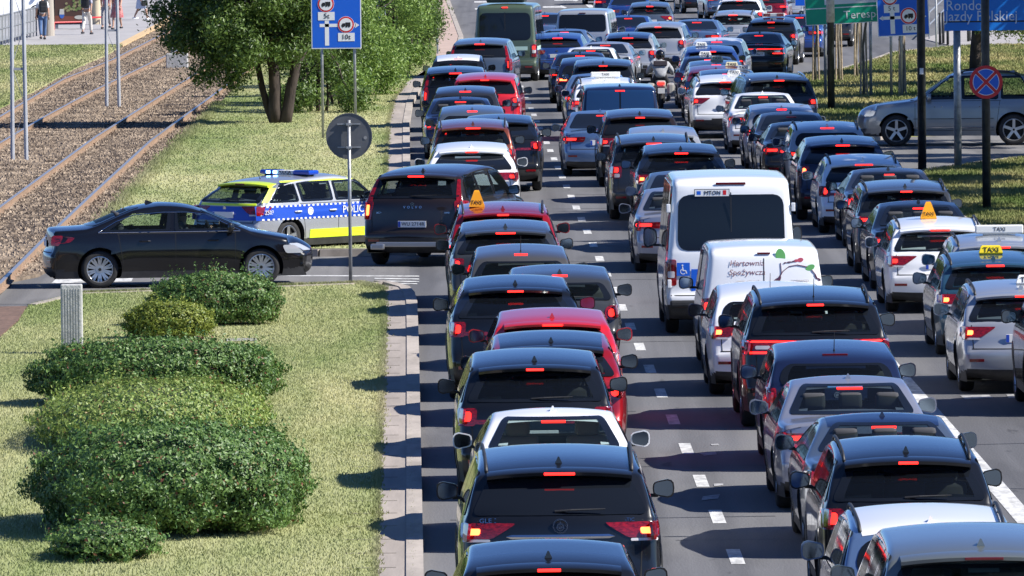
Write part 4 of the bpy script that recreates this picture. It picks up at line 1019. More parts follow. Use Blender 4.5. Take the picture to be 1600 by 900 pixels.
# name, type, roof px, roof py, colour, lamp, heading (deg, + right), options, group, label
T=[
('hatchback','hatch',853,838,'black','slim',0,dict(clear=1),KL,'black hatchback cut off by the bottom edge, right behind the big black off-road car'),
('suv','suv_l',868,690,'black','wedge',0,dict(rails=1,lit=2,plate='WP 1008CY',deco='star',spokes=10),KL,'large black off-road car with roof rails and a chrome bar between lit tail lights'),
('sedan','sedan',862,632,'white','slim',0,dict(clear=2,mircol='white'),KL,'white saloon with white mirrors and pale headrests seen through its clear rear window'),
('suv','suv',832,541,'black','bracket',0,dict(clear=1,spokes=10),KL,'black off-road car directly ahead of the white saloon with pale headrests'),
('crossover','xover',858,514,'deepred','round',0,dict(roofcol='black',mircol='black',clear=1),KL,'dark red crossover with a glowing ring-shaped tail light'),  # black roof skin paints the dark sky reflection onto a red roof
('hatchback','hatch',860,478,'red','slim',0,dict(clear=1,sticker=1,spoiler=0),KL,'bright red hatchback with a small pale sticker in its rear window'),
('suv','suv_f',803,427,'black','bracket',0,dict(clear=1),KL,'black off-road car with an L-shaped red tail light, left of the small round-lamped car'),
('small_car','mini',872,411,'graphite','round',0,dict(clear=2,sx=1.03,ant='fin'),KL,'small charcoal hatchback with rounded clear rear window and round tail lamp, offset to the right'),
('small_car','mini',812,379,'taupe','block',0,dict(clear=2,ant='whip'),KL,'small grey-brown hatchback with a whip aerial and see-through rear window'),
('crossover','xover',788,341,'graphite','bracket',0,dict(clear=1),KL,'graphite coupe-like crossover just behind the red taxi'),
('taxi','suv',784,313,'deepred','slim',0,dict(taxi=('cone',-.42,-.9),rails=1,clear=1),KL,'dark red taxi with an orange cone-shaped roof sign'),
('suv','suv_f',736,220,'white','wedge',0,dict(roofcol=None,sticker=2,rails=0),KL,'white off-road car just ahead of the dark brown turning one'),
('suv','suv_b',738,184,'orange','block',0,dict(clear=1,rails=1,mircol='black'),KL,'copper brown off-road car with roof bars, ahead of the white one'),
('suv','suv_f',780,178,'black','bracket',1,dict(Z=208.9),KL,'black crossover half hidden right of the copper brown car, its right lamp glowing'),
('hatchback','hatch_b',737,163,'steel','slim',0,dict(),KL,'steel grey hatchback between the copper brown car and the navy saloon'),
('sedan','sedan',719,150,'navy','bracket',0,dict(clear=1),KL,'navy blue saloon with a red bracket-shaped tail light by the kerb'),
('crossover','xover_b',728,134,'dim',  'slim',1,dict(ant='fin',Z=234.9),KL,'dark grey hatchback with a red brake bar, left of the red family car'),
('suv','suv_b',711,102,'black','vertical',0,dict(clear=1),KL,'black off-road car with tall red tail lamps by the bend of the kerb'),
('suv','suv_b',762,112,'red','block',2.5,dict(clear=0,mircol='dim'),KL,'brick red family off-road car with a chrome-bright tail lamp on its right'),
('small_car','mini',717,84,'black','block',1,dict(roofcol='white',clear=1,ant='fin'),KL,'small black hatchback with a white roof'),
('suv','suv_l',757,58,'steel','vertical',4,dict(spare=1,plate='WZ 417JK'),KL,'dark grey off-road car with tall lamps, right in front of the green van'),
# middle lane
('people_carrier','suv_l',1512,812,'greygreen','tall',0,dict(clear=2,rails=0,dz=0,lit=0),ML,'grey-green people carrier with a clear rear window in the bottom right corner'),
('crossover','xover_b',1440,783,'skyblue','slim',0,dict(roofcol='white',rails=1,clear=1),ML,'pale blue crossover with a white roof and dark roof rails, beside the grey-green people carrier'),
('suv','suv',1402,677,'black','bracket',0,dict(sx=.95,clear=1,rails=1),ML,'black off-road car with bright bracket-shaped lamps, just ahead of the white-roofed crossover'),
('sedan','sedan_b',1372,640,'steel','slim',0,dict(roofcol='navy',spokes=10,clear=1),ML,'steel blue saloon with a dark roof and a black shark-fin aerial, behind the silver-lilac saloon'),
('sedan','sedan',1320,582,'lilac','slim',0,dict(clear=1,sticker=3),ML,'silver-lilac saloon with a row of small red lights at the foot of its rear window'),
('hatchback','hatch_b',1295,528,'navy','tall',0,dict(clear=1,ant='whip',lit=0,spoiler=0),ML,'dark blue hatchback with a whip aerial behind the wide black car'),
('suv','suv_l',1262,444,'black','bar',0,dict(ant='whip',hh=1.75,clear=1,rails=1),ML,'wide black off-road car with one red light bar running across its whole tail'),
('hatchback','hatch_b',1197,437,'white','wedge',0,dict(ant='whip',mircol='navy',clear=1,lit=2),ML,'white hatchback with a glowing orange-red lamp, half hidden by the wide black car'),
('small_van','van_s',1184,371,'white','tall',0,dict(rails=0,deco='wholesale',ant=None,brake=False),ML,'small white delivery van with handwritten lettering and leaves on its back doors'),
('minibus','van_l',1133,275,'white','tall',0,dict(hh=2.40,Z=149.3,deco='minibus',lit=0,brake=False,ant=None),ML,'tall white minibus with a wheelchair symbol and dark double rear window'),
('sedan','sedan',1064,302,'lilac','slim',0,dict(Z=170,clear=1),ML,'silver saloon mostly hidden behind the left side of the white minibus'),
('sedan','sedan',1070,276,'steel','slim',0,dict(Z=178.2),ML,'steel blue saloon just ahead of the silver one hidden by the minibus'),
('suv','suv_f',1060,222,'black','wedge',0,dict(ant='fin',lit=2,clear=1),ML,'black off-road car with two bright wedge tail lights right ahead of the white minibus'),
('suv','suv_b',1018,208,'dim','block',0,dict(Z=192.8,clear=1,rails=1),ML,'dark grey off-road car with roof rails, left of the black wedge-lamped one'),
('hatchback','hatch',1033,195,'silver','slim',0,dict(hh=1.56),ML,'silver-grey hatchback whose roof shows above the dark grey railed car'),
('suv','suv',997,174,'brown','wedge',0,dict(Z=211),ML,'dark brown off-road car right of the pale blue saloon'),
('sedan','sedan',937,176,'skyblue','slim',0,dict(Z=217.8),ML,'pale blue saloon with its left lamp lit, just below the navy panel van'),
('panel_van','van_m',965,129,'navy','tall',0,dict(hh=1.9,dark=1),ML,'navy blue van with wide dark double rear doors'),
('taxi','xover',945,119,'white','slim',0,dict(taxi=('bar',-.0,-.5),rails=1),ML,'white taxi with a long white roof board, ahead of the navy van'),
('sedan','sedan',932,112,'skyblue','slim',0,dict(Z=251.5),ML,'pale blue saloon peeping out left of the white taxi with the roof board'),
('suv','suv_b',942,93,'dim','slim',1,dict(Z=257.5),ML,'dark off-road car just ahead of the white taxi with the roof board'),
('hatchback','hatch_b',917,88,'navy','slim',1,dict(lit=2),ML,'dark blue hatchback with a glowing left lamp, left of the dark off-road car'),
('sedan','sedan',906,80,'navy','slim',1,dict(),ML,'navy saloon with a rounded roof behind the white saloon'),
('sedan','sedan',925,72,'white','slim',3,dict(clear=1),ML,'white saloon turned slightly right below the silver one'),
('sedan','sedan_b',950,64,'silver','slim',5,dict(),ML,'silver saloon with black rear window, its right flank showing'),
('crossover','xover',985,53,'silver','block',4,dict(roofcol='navy',Z=297),ML,'silver crossover with a dark roof left of the grey estate'),
('estate_car','suv',1036,33,'silver','block',6,dict(rails=0,hh=1.62,mircol='black'),FAR,'silver-grey estate car with tall red and white tail lamps ahead of the motorcyclist'),
('hatchback','hatch',876,50,'blue','slim',4,dict(),FAR,'bright blue hatchback right of the green van'),
('sedan','sedan_b',886,44,'skyblue','slim',5,dict(lit=2),FAR,'sky blue saloon beyond the bright blue hatchback'),
('minibus','van_m',918,12,'silver','tall',5,dict(lit=0,ant=None),FAR,'silver grey passenger van with one wide dark rear window'),
('sedan','sedan',853,19,'skyblue','slim',4,dict(),FAR,'pale blue saloon between the green van and the silver passenger van'),
('sedan','sedan',985,23,'blue','slim',5,dict(),FAR,'blue saloon right of the silver passenger van'),
('hatchback','hatch',1016,2,'steel','wedge',2,dict(clear=1,lit=2),FAR,'dark grey hatchback with a glowing orange lamp at the top of the picture'),
('sedan','sedan_b',1093,29,'skyblue','slim',6,dict(),FAR,'blue coupe-like saloon between the grey estate and the silver-white estate'),
('estate_car','estate',1150,15,'silver','slim',5,dict(clear=2,rails=1),FAR,'silver-white estate car with a see-through rear window'),
('suv','suv',1158,1,'white','block',4,dict(rails=1,Z=356),FAR,'white off-road car just ahead of the silver-white estate'),
('hatchback','xover_b',1124,59,'white','block',5,dict(Z=287.2),FAR,'white crossover with a dark rear window left of the black saloon'),
('sedan','sedan_b',1190,49,'jet','bar',6,dict(plate='WE 486TP',roofcol=None,lit=1),FAR,'black saloon with a long curved red light line and its number plate showing'),
('hatchback','xover',1210,34,'jet','block',6,dict(taxi=('barred',0,-.3),Z=319),FAR,'black crossover carrying a red and white striped roof board'),
('sedan','sedan',1252,27,'blue','slim',6,dict(Z=330),FAR,'dark blue saloon partly behind the green direction sign'),
('hatchback','hatch',1200,6,'maroon','slim',5,dict(Z=377),FAR,'maroon hatchback near the top, right of the white off-road car'),
('suv','suv',1226,-8,'silver','block',4,dict(Z=386),FAR,'silver off-road car with a red lamp beside the small blue sign'),
('suv','suv',1296,7,'dim','block',5,dict(Z=345,lit=2),FAR,'dark off-road car behind the green direction sign with one red lamp showing'),
('sedan','sedan',984,-14,'blue','slim',2,dict(Z=374,lit=2),FAR,'dark blue saloon at the upper edge, left of the dark grey hatchback'),
('hatchback','hatch',962,-22,'navy','slim',2,dict(Z=392),FAR,'navy hatchback cut by the upper edge with a red lamp'),
('sedan','sedan',940,-40,'silver','slim',0,dict(Z=436),FAR,'silver saloon whose wheels just reach into the top of the picture'),
('suv','suv_l',1093,-35,'navy','block',-4,dict(Z=412),FAR,'large navy off-road car at the top whose dark wheels show'),
('sedan','sedan',1128,-22,'skyblue','slim',-4,dict(Z=398),FAR,'light blue saloon at the top edge left of the white off-road car'),
('sedan','sedan',1060,-55,'graphite','slim',0,dict(Z=440),FAR,'graphite saloon at the very top edge beyond the navy off-road car'),
# right-hand lane
('taxi','hatch',1108,70,'blue','slim',0,dict(taxi=('white',-.25,-.5)),RL,'blue taxi with a white roof sign, topmost of the five taxis in a row'),
('taxi','sedan',1104,86,'navy','slim',0,dict(taxi=('white',-.05,-.1),clear=0),RL,'navy saloon taxi, second of the taxi row from the top'),
('taxi','hatch_b',1116,93,'steel','tall',0,dict(taxi=('cream',.05,-.4),lit=2),RL,'blue-grey taxi with a cream roof sign, middle one of the taxi row'),
('taxi','hatch',1116,101,'maroon','tall',0,dict(taxi=('cream',.45,-.4),lit=2),RL,'wine red taxi with its roof sign on the right side'),
('taxi','hatch_b',1134,107,'navy','tall',0,dict(taxi=('white',.45,-.3),lit=2),RL,'dark blue taxi with a red brake light, lowest of the taxi row'),
('taxi','xover',1128,129,'white','wedge',-1,dict(rails=1,taxi=('white',.3,-.2),Z=243.5),RL,'small white crossover taxi with a red wedge lamp left of the dark off-road car'),
('suv','suv_l',1203,119,'dim','block',-4,dict(rails=2,clear=1,Z=237.4),RL,'dark blue-grey off-road car with silver roof rails, turned a little left'),
('sedan','sedan',1190,147,'white','slim',0,dict(clear=1,Z=231.5),RL,'white saloon with a red bumper reflector below the dark railed car'),
('hatchback','hatch_b',1217,160,'silver','slim',0,dict(),RL,'silver hatchback with a red brake light, just behind the white saloon'),
('sedan','sedan',1233,173,'dim','slim',0,dict(lit=0),RL,'charcoal saloon right behind the silver hatchback'),
('sedan','sedan_b',1250,188,'black','slim',0,dict(clear=1),RL,'black saloon with a red light strip, between the charcoal saloon and the silver railed car'),
('suv','xover_b',1288,200,'silver','slim',0,dict(rails=1,Z=203),RL,'silver crossover with roof rails, mostly hidden by the dark blue one behind it'),
('suv','suv_f',1310,210,'navy','bracket',0,dict(lit=2),RL,'dark blue off-road car with a long red brake bar under its roof edge'),
('estate_car','estate',1342,239,'white','bracket',0,dict(rails=1,tow=1),RL,'white estate car with silver-blue roof rails in the right-hand lane'),
('sedan','sedan_b',1384,260,'dim','block',0,dict(clear=1),RL,'dark grey saloon right behind the white estate car'),
('suv','suv_b',1406,279,'graphite','slim',0,dict(rails=1,clear=1,hh=1.58),RL,'graphite off-road car with a clear rear window, ahead of the black saloon'),
('sedan','sedan',1431,311,'black','slim',0,dict(clear=1),RL,'glossy black saloon just ahead of the white taxi with the orange cone'),
('taxi','estate',1458,336,'white','wedge',0,dict(taxi=('cone',-.12,-.55),rails=1,ant=None,clear=1),RL,'white estate taxi with an orange cone-shaped roof sign'),
('taxi','estate',1553,371,'silver','wedge',0,dict(taxi=('bar',.05,-.5),rails=1,clear=0,Z=148.2),RL,'silver taxi with a long white roof board at the right edge'),
('taxi','estate',1542,389,'teal','wedge',0,dict(taxi=('yellow',.0,-.7),rails=1,lit=2,clear=1),RL,'dark teal estate taxi with a yellow roof sign'),
('taxi','estate',1583,434,'silver','wedge',0,dict(taxi=('white',.15,-.8),rails=1,lit=2,clear=1),RL,'silver estate taxi with a white roof sign, nearest taxi at the right edge'),
('suv','suv',1700,456,'black','slim',0,dict(Z=127.5),RL,'black car cut off by the right edge, only its mirror and left side in view'),
]
def place(row):
    nm,ty,px,py,col,lamp,hd,op,gr,lb=row; op=dict(op); hh=op.pop('hh',None); Zo=op.pop('Z',None); op.pop('dz',0)
    extra={k:op.pop(k) for k in ('deco','sticker','spoiler','spare','dark','tow') if k in op}
    P=TY[ty]; sc_=1.0
    H=hh or P['H']
    if hh: sc_=hh/P['H']
    if ty=='van_l': sc_=1
    p=G(px,py,H-.0)
    if Zo: s=Zo/p.y; p=Vector((p.x*s,Zo,0)); 
    rz=HEAD-R(hd); d=Vector((-math.sin(rz),math.cos(rz),0)); loc=Vector((p.x,p.y,0))-d*(0 if Zo else .25)
    sh=p.y
    if sh<170 and ty in('suv','suv_l') and not op.get('plate'): pass
    r_=make_car(nm,ty,loc,rz,col,lamp,label=lb,cat={'sedan':'car','hatchback':'car','small_car':'car','crossover':'car','people_carrier':'car','suv':'SUV','taxi':'taxi','estate_car':'car','small_van':'van','panel_van':'van','minibus':'minibus'}[nm],group=gr,detail=1,**op)
    if sc_!=1: r_.scale=(1,1,sc_)
    return r_,extra,P,row
PLACED=[place(r_) for r_ in T]
if __import__('os').environ.get('CHK'):
    for i,(a,_,Pa,ra) in enumerate(PLACED):
        for j,(b_,_,Pb,rb) in enumerate(PLACED[:i]):
            d=a.location-b_.location
            if abs(d.x)<(Pa['W']+Pb['W'])/2+.02 and abs(d.y)<(Pa['L']+Pb['L'])/2+.05: print('OVERLAP',ra[9][:45],'|',rb[9][:45],round(d.x,2),round(d.y,2),round(a.location.y,1),'need',round((Pa['L']+Pb['L'])/2,2))
# ---------------------------------------------------------------- special fittings on some vehicles
def rear_y(kind,x,z): 
    q=body(kind,False)[1].ray_cast(Vector((x,-8,z)),Vector((0,1,0))); return q[0].y if q[0] else -TY[kind]['L']/2
def rtext(root,kind,txt,size,x,z,m_,**k):
    a=rear_y(kind,x,z-.03); b_=rear_y(kind,x,z+.03); t=math.atan2(b_-a,.06)
    return text(txt,size,(x,(a+b_)/2-.004,z),m_,root,tilt=-t,ext=.0006,**k)
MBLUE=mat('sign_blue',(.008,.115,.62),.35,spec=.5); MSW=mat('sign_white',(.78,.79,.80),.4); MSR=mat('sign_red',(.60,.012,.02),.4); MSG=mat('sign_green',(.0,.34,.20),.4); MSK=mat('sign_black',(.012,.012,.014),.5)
def ell(cx,cz,a,b,rot=0,n=14): return [(cx+a*math.cos(t)*math.cos(rot)-b*math.sin(t)*math.sin(rot), cz+a*math.cos(t)*math.sin(rot)+b*math.sin(t)*math.cos(rot)) for t in [2*math.pi*i/n for i in range(n)]]
def wheelchair(root,y,cx,cz,s,name='wheelchair_sign'):
    B=MBd(); B.prism([(cx-s/2,cz-s/2),(cx+s/2,cz-s/2),(cx+s/2,cz+s/2),(cx-s/2,cz+s/2)],y-.004,y,0); B.prism(ell(cx-.06*s,cz+.30*s,.07*s,.07*s),y-.007,y-.0045,1)
    for p in ([(-.10,.20),(-.02,.20),(.02,-.06),(.20,-.06),(.30,-.30),(.22,-.33),(.14,-.13),(-.06,-.13)],): B.prism([(cx+u*s,cz+v*s) for u,v in p],y-.007,y-.0045,1)
    for i in range(14):
        a0=R(100+i*16);a1=R(100+(i+1)*16); B.prism([(cx-.02*s+r_*s*math.cos(a),cz-.17*s+r_*s*math.sin(a)) for r_,a in ((.22,a0),(.22,a1),(.17,a1),(.17,a0))],y-.007,y-.0045,1)
    return B.build(name,[MBLUE,MSW],root)
for root,ex,P,row in PLACED:
    kind=row[1]; 
    if ex.get('deco')=='star':
        B=MBd(); y=rear_y(kind,0,1.12)-.012; B.disc((0,0,0),.072,.012,'Y',28,0,.060)
        for k in range(3): a=R(90+120*k); B.prism([(.060*math.cos(a),.060*math.sin(a)),(.012*math.cos(a+2),.012*math.sin(a+2)),(.012*math.cos(a-2),.012*math.sin(a-2))],-.006,.004)
        o=B.build('emblem',[MCHR],root,(0,y,1.12))
        B=MBd(); pts=[(-.50,.90),(-.46,.935),(.46,.935),(.50,.90)]; 
        vs=[];n=18
        for i in range(n+1): x=-.52+1.04*i/n; y=rear_y(kind,x,1.02)-.008; e=.02 if abs(x)<.5 else .004; vs+=[(x,y,1.02+e),(x,y-.014,1.02),(x,y,1.02-e)]
        B.add(vs,[(i*3+j,i*3+j+1,i*3+j+4,i*3+j+3) for i in range(n) for j in (0,1)]); B.build('chrome_bar',[MCHR],root)
        rtext(root,kind,'GLE 300 d',.07,-.62,1.17,MCHR); rtext(root,kind,'4MATIC',.05,.62,1.17,MCHR)
    if ex.get('sticker')==1:
        y=rear_y(kind,.42,1.16)-.02; B=MBd(); B.box((.36,y,1.14),(.09,.004,.11)); B.build('sticker',[mat('sticker_green',(.45,.62,.50),.5)],root)
    if ex.get('sticker')==2:
        rtext(root,kind,'ELEVATE',.10,-.02,H:=1.33,mat('sticker_pale',(.45,.55,.56),.5)) if False else None
        B=MBd(); z=1.36; B.box((-.08,rear_y(kind,0,z)-.02,z),(.50,.004,.055)); B.build('sticker',[mat('sticker_pale',(.28,.36,.38),.5)],root)
    if ex.get('sticker')==3:
        B=MBd(); z=P['H']-.10; B.box((-.05,rear_y(kind,0,z)-.02,z),(.40,.004,.022)); B.build('sticker',[mat('sticker_blue',(.10,.28,.50),.5)],root)
    if ex.get('tow'):
        B=MBd(); B.tube([(0,-P['L']/2+.1,.42),(0,-P['L']/2-.07,.40),(0,-P['L']/2-.09,.47)],.022,8); B.build('tow_bar',[MB],root)
    if ex.get('spare'):
        rtext(root,kind,'V O L V O',.06,0,1.0,MCHR)
    if ex.get('dark'):
        for s in (-1,1):
            x0,x1=sorted((s*.02,s*.80)); me=patch(kind,'R',rrows(1.02,P['H']-.12,x0,x1,min(x0,x1) if s>0 else -.76,.76 if s>0 else max(x0,x1),.04),'rear_window',[mat('van_blue_panel',(.010,.035,.10),.12,coat=1)],off=.012,nu=8); obj('rear_window',me,root)
    if ex.get('deco')=='minibus':
        z=P['zb']; 
        B=MBd(); yv=rear_y(kind,0,1.7)-.014; B.box((0,yv,1.72),(.014,.008,.80)); B.build('door_seal',[MB],root)
        for s in (-1,1):
            for zz in (1.95,.80): B=MBd(); B.bevbox((s*.955,rear_y(kind,s*.90,zz)-.005,zz),(.06,.07,.13),.01); B.build('hinge',[PT('white')],root)
        B=MBd(); y=rear_y(kind,-.25,2.16)-.012; B.prism([(-.56,2.12),(-.02,2.12),(-.02,2.24),(-.56,2.24)],y-.004,y,0); B.prism([(-.55,2.13),(-.03,2.13),(-.03,2.23),(-.55,2.23)],y-.006,y-.0045,1); B.prism([(-.52,2.155),(-.46,2.155),(-.46,2.21),(-.52,2.21)],y-.008,y-.0065,2); B.prism([(-.12,2.15),(-.07,2.15),(-.07,2.22),(-.12,2.22)],y-.008,y-.0065,3)
        o=B.build('notice_plate',[MSK,MSW,MBLUE,MSR],root); text('MTON',.085,(-.28,y-.009,2.18),MTXT,o)
        yy=rear_y(kind,-.72,1.0)-.012; wheelchair(root,yy,-.74,1.02,.20)
        wheelchair(root,yy,-.42,.82,.40)
        rtext(root,kind,'TRANSIT',.07,-.30,1.06,MGREY); 
        B=MBd(); B.bevbox((0,-P['L']/2-.03,.50),(1.9,.14,.10),.03); B.build('rear_step',[MB],root)
        bl=[c for c in root.children if c.name.startswith('brake_light')][0]; bl.scale=(1.35,1,1.4)
    if ex.get('deco')=='wholesale':
        mi_=mat('lettering_plum',(.22,.10,.12),.5); rtext(root,kind,'Hartownia',.115,-.24,1.56,mi_,shear=.18); rtext(root,kind,'Spożywcza',.115,-.24,1.43,mi_,shear=.18); rtext(root,kind,'napoje, soki, wody',.045,-.22,1.31,mat('lettering_pale',(.50,.45,.42),.5)); rtext(root,kind,'spozywcza',.065,.50,1.31,mat('lettering_pale',(.50,.45,.42),.5))
        PY=lambda x,z:rear_y(kind,x,z); MG1=mat('leaf_print_green',(.16,.50,.14),.5); MG2=mat('leaf_print_pink',(.62,.10,.14),.5); MG3=mat('leaf_print_plum',(.12,.04,.08),.5)
        B=MBd(); U=.13
        pe=lambda u,v,a,b,t,m__: B.prism(ell(u,v,a,b,t),PY(u,v)-.010,PY(u,v)-.004,m__)
        pe(.24,1.66,.07,.105,.15,0); pe(.66,1.49,.07,.04,.4,0); pe(.52,1.60,.045,.03,.2,1); pe(.46,1.59,.03,.02,.2,1)
        for (u,v,a,b,t) in ((.30,1.56,.02,.01,.4),(.36,1.57,.035,.010,.1),(.42,1.58,.03,.010,.3),(.74,1.36,.012,.04,.3),(.18,1.31,.05,.03,.5),(.22,1.34,.02,.045,-.3),(.78,1.32,.035,.02,-.5)): pe(u,v,a,b,t,2)
        pr_=[(.24,1.56),(.25,1.42),(.20,1.31)]; B.tube([(x,PY(x,z)-.006,z) for x,z in pr_],.005,5,2); B.tube([(x,PY(x,z)-.006,z) for x,z in ((.68,1.46),(.73,1.40),(.78,1.30))],.006,5,2); B.tube([(x,PY(x,z)-.006,z) for x,z in ((.21,1.34),(.27,1.44),(.36,1.51),(.48,1.53),(.62,1.50))],.006,5,2)
        B.build('leaf_print',[MG1,MG2,MG3],root)
# ---------------------------------------------------------------- turning cars at the side street
def sidep(kind,rows,name,m_,s,off=.006,parent=None,nu=14):
    me=patch(kind,'S',rows,name,[m_],off=off,nu=nu,sgn=s,skirt=.010); return obj(name,me,parent)
p=G(644,405); vol=make_car('suv','suv_l',G(643,417)+Vector((math.sin(R(15)),math.cos(R(15)),0))*2.46,-R(15),'brown','vertical',2,clear=1,rails=0,label='dark brown off-road car turning in from the side street, with tall red tail lamps',cat='SUV',group='cars turning at the side street',plate='WU 2714R',spokes=10)
rtext(vol,'suv_l','V O L V O',.065,0,1.06,MCHR,spacing=1.2); rtext(vol,'suv_l','XC 90',.045,-.62,.96,MCHR); rtext(vol,'suv_l','D5 AWD',.04,.60,.96,MCHR)
B=MBd(); 
for s in (-1,1): B.bevbox((s*.62,-2.46,.36),(.26,.10,.11),.03,0)
B.bevbox((0,-2.45,.40),(1.30,.06,.09),.02,0); B.build('bumper_trim',[mat('silver_trim',(.45,.45,.45),.35,metal=.8)],vol)
# black saloon crossing, seen from the side
pc=G(284,449); al=R(84); rzc=-al
L_=TY['sedan']['L']; cw=.90; cl=Vector((pc.x,pc.y,0))+Vector((-cw*math.cos(al),cw*math.sin(al),0))*1.0
cor=make_car('sedan','sedan',cl,rzc,'jet','slim',0,clear=2,label='black saloon seen from its right side, crossing the tram side street',cat='car',group='cars turning at the side street',spokes=10,detail=1,mircol='jet')
W2=TY['sedan']; 
for s in (1,-1):
    for y in (-.62,.55):
        B=MBd(); B.tube([(0,-.09,0),(.028,-.05,.004),(.028,.05,.004),(0,.09,0)],.013,6); B.build('door_handle',[PT('jet')],cor,(s*(halfw(W2,y,.80)+.004),y,.80))
    # chrome line under and over the panes
    B=MBd(); h=2.33; B.tube([(s*(halfw(W2,y,.955)+.006),y,.955) for y in np.linspace(-1.42,1.02,16)],.007,5)
    pts=[(-1.42,.96),(-1.10,1.14),(-.80,1.245),(-.3,1.285),(.1,1.282),(.45,1.24),(1.02,.965)]; B.tube([(s*(halfw(W2,y,z)+.008),y,z) for y,z in resample(pts,.12)],.007,5); B.build('chrome_strip',[MCHR],cor)
    sidep('sedan',rrows(.56,.70,1.80,2.12,1.74,1.96,.04),'headlight',MHEAD,s,.010,cor,6)
B=MBd(); B.tube([(.74,2.02,.56),(.80,1.92,.42),(.76,2.0,.30),(.66,2.12,.27)],.016,6); B.build('fog_light_trim',[MCHR],cor)
# police estate, three-quarter rear view
pa=R(42); pol_p=G(455,388); 
pol=make_car('police_car','estate',(0,0,0),-pa,'silver','wedge',0,clear=1,label='police estate car in silver, blue and yellow with a lit blue light bar',cat='police car',group='cars turning at the side street',ant='whip',roofcol='silver',lit=0) if False else make_car('police_car','estate',(0,0,0),-pa,'silver','wedge',0,clear=1,label='police estate car in silver, blue and yellow with a blue light bar',cat='police car',group='cars turning at the side street',ant='whip')
# its rear right corner stands near image point (400, 392)
cr_l=Vector((.90,-2.31,0)); rot=Matrix.Rotation(-pa,3,'Z'); tgt=G(401,402); pol.location=tgt-rot@cr_l
MPB=mat('police_blue',(.012,.06,.42),.3,coat=1); MPY=mat('police_yellow',(.62,.80,.02),.35,coat=1); MPW=mat('police_white',(.74,.76,.77),.35,coat=1)
PE=TY['estate']
for s in (1,-1):
    sidep('estate',[(z,-2.22,1.9) for z in np.linspace(.66,.92,6)],'blue_band',MPB,s,.007,pol,30)
    B=MBd()
    for zc in (.672,.908):
        for k in range(34):
            y=-2.1+k*.12; x=s*(halfw(PE,y,zc)+.012); x2=s*(halfw(PE,y+.055,zc)+.012)
            B.add([(x,y,zc-.017),(x2,y+.055,zc-.017),(x2,y+.055,zc+.017),(x,y,zc+.017)],[(0,1,2,3)])
    B.build('check_pattern',[MPW],pol)
    sidep('estate',[(z,-.86,.86) for z in np.linspace(.30,.46,5)],'yellow_band',MPY,s,.007,pol,20)
    # yellow pillars and roof edge
    if s>0: sidep('estate',[(z,-2.06+(z-.98)*1.1,-1.91+(z-.98)*1.18) for z in np.linspace(.98,1.24,7)],'yellow_pillar',MPY,s,.012,pol,6)
    if s>0: sidep('estate',[(z,-1.45,.50-(z-1.335)*1.2) for z in np.linspace(1.335,1.365,4)],'roof_edge',MPY,s,.008,pol,26)
    for y in (-1.18,-.24):
        B=MBd(); B.tube([(0,-.09,0),(.028,-.05,.004),(.028,.05,.004),(0,.09,0)],.015,6); B.build('door_handle',[MPW],pol,(s*(halfw(PE,y,.80)+.01),y,.80))
    def st(txt,size,y,z,w=1): 
        me=text_me(txt,size,.002).copy(); me.materials.clear(); me.materials.append(MPW); o=obj('lettering',me,pol,(s*(halfw(PE,y,z)+.016),y,z),(R(90),0,R(90)*s)); o.scale=(w,1,1); return o
    st('POLICJA',.20,.40,.79,1.05); st('Z503',.11,-1.93,.80)
    B=MBd(); B.disc((0,0,0),.075,.004,'X',24,0,.055); B.disc((0,0,0),.04,.004,'X',16,0); 
    for k in range(8): a=k*math.pi/4; B.box((0,.048*math.cos(a),.048*math.sin(a)),(.004,.014,.014))
    B.build('police_crest',[MPW],pol,(s*(halfw(PE,-.85,.80)+.012),-.85,.80))
me=patch('estate','R',rrows(.925,.965,-.70,.70,-.68,.68,.01),'x',[MPY],off=.012,nu=14); obj('yellow_tailgate_edge',me,pol)
me=patch('estate','R',[(z,-.86,.86) for z in np.linspace(.66,.91,5)],'x',[MPB],off=.007,nu=16); obj('blue_tailgate_band',me,pol)
for c in pol.children:
    if c.name.startswith('spoiler'): slot(c,0,MPY)
MBL=mat('beacon_blue',(.01,.06,.45),.08,coat=1); MBLL=mat('beacon_lit',(.1,.3,1),.2,emit=(.25,.55,1),es=6)
B=MBd(); zt=1.45; yb=-.46
zt=1.415; B.bevbox((-.42,yb,zt+.075),(.42,.28,.085),.035,0); B.bevbox((.42,yb,zt+.075),(.42,.28,.085),.035,0); B.bevbox((0,yb,zt+.07),(.44,.24,.075),.01,2); B.bevbox((-.40,yb-.145,zt+.075),(.09,.02,.055),.008,1); B.bevbox((-.24,yb-.135,zt+.075),(.08,.02,.055),.008,1)
B.box((0,yb,zt+.015),(1.1,.16,.04),3); lb_=B.build('light_bar',[MBL,MBLL,MWHT,MB],pol); text('POLICJA',.085,(0,yb-.124,zt+.075),MTXT,lb_)
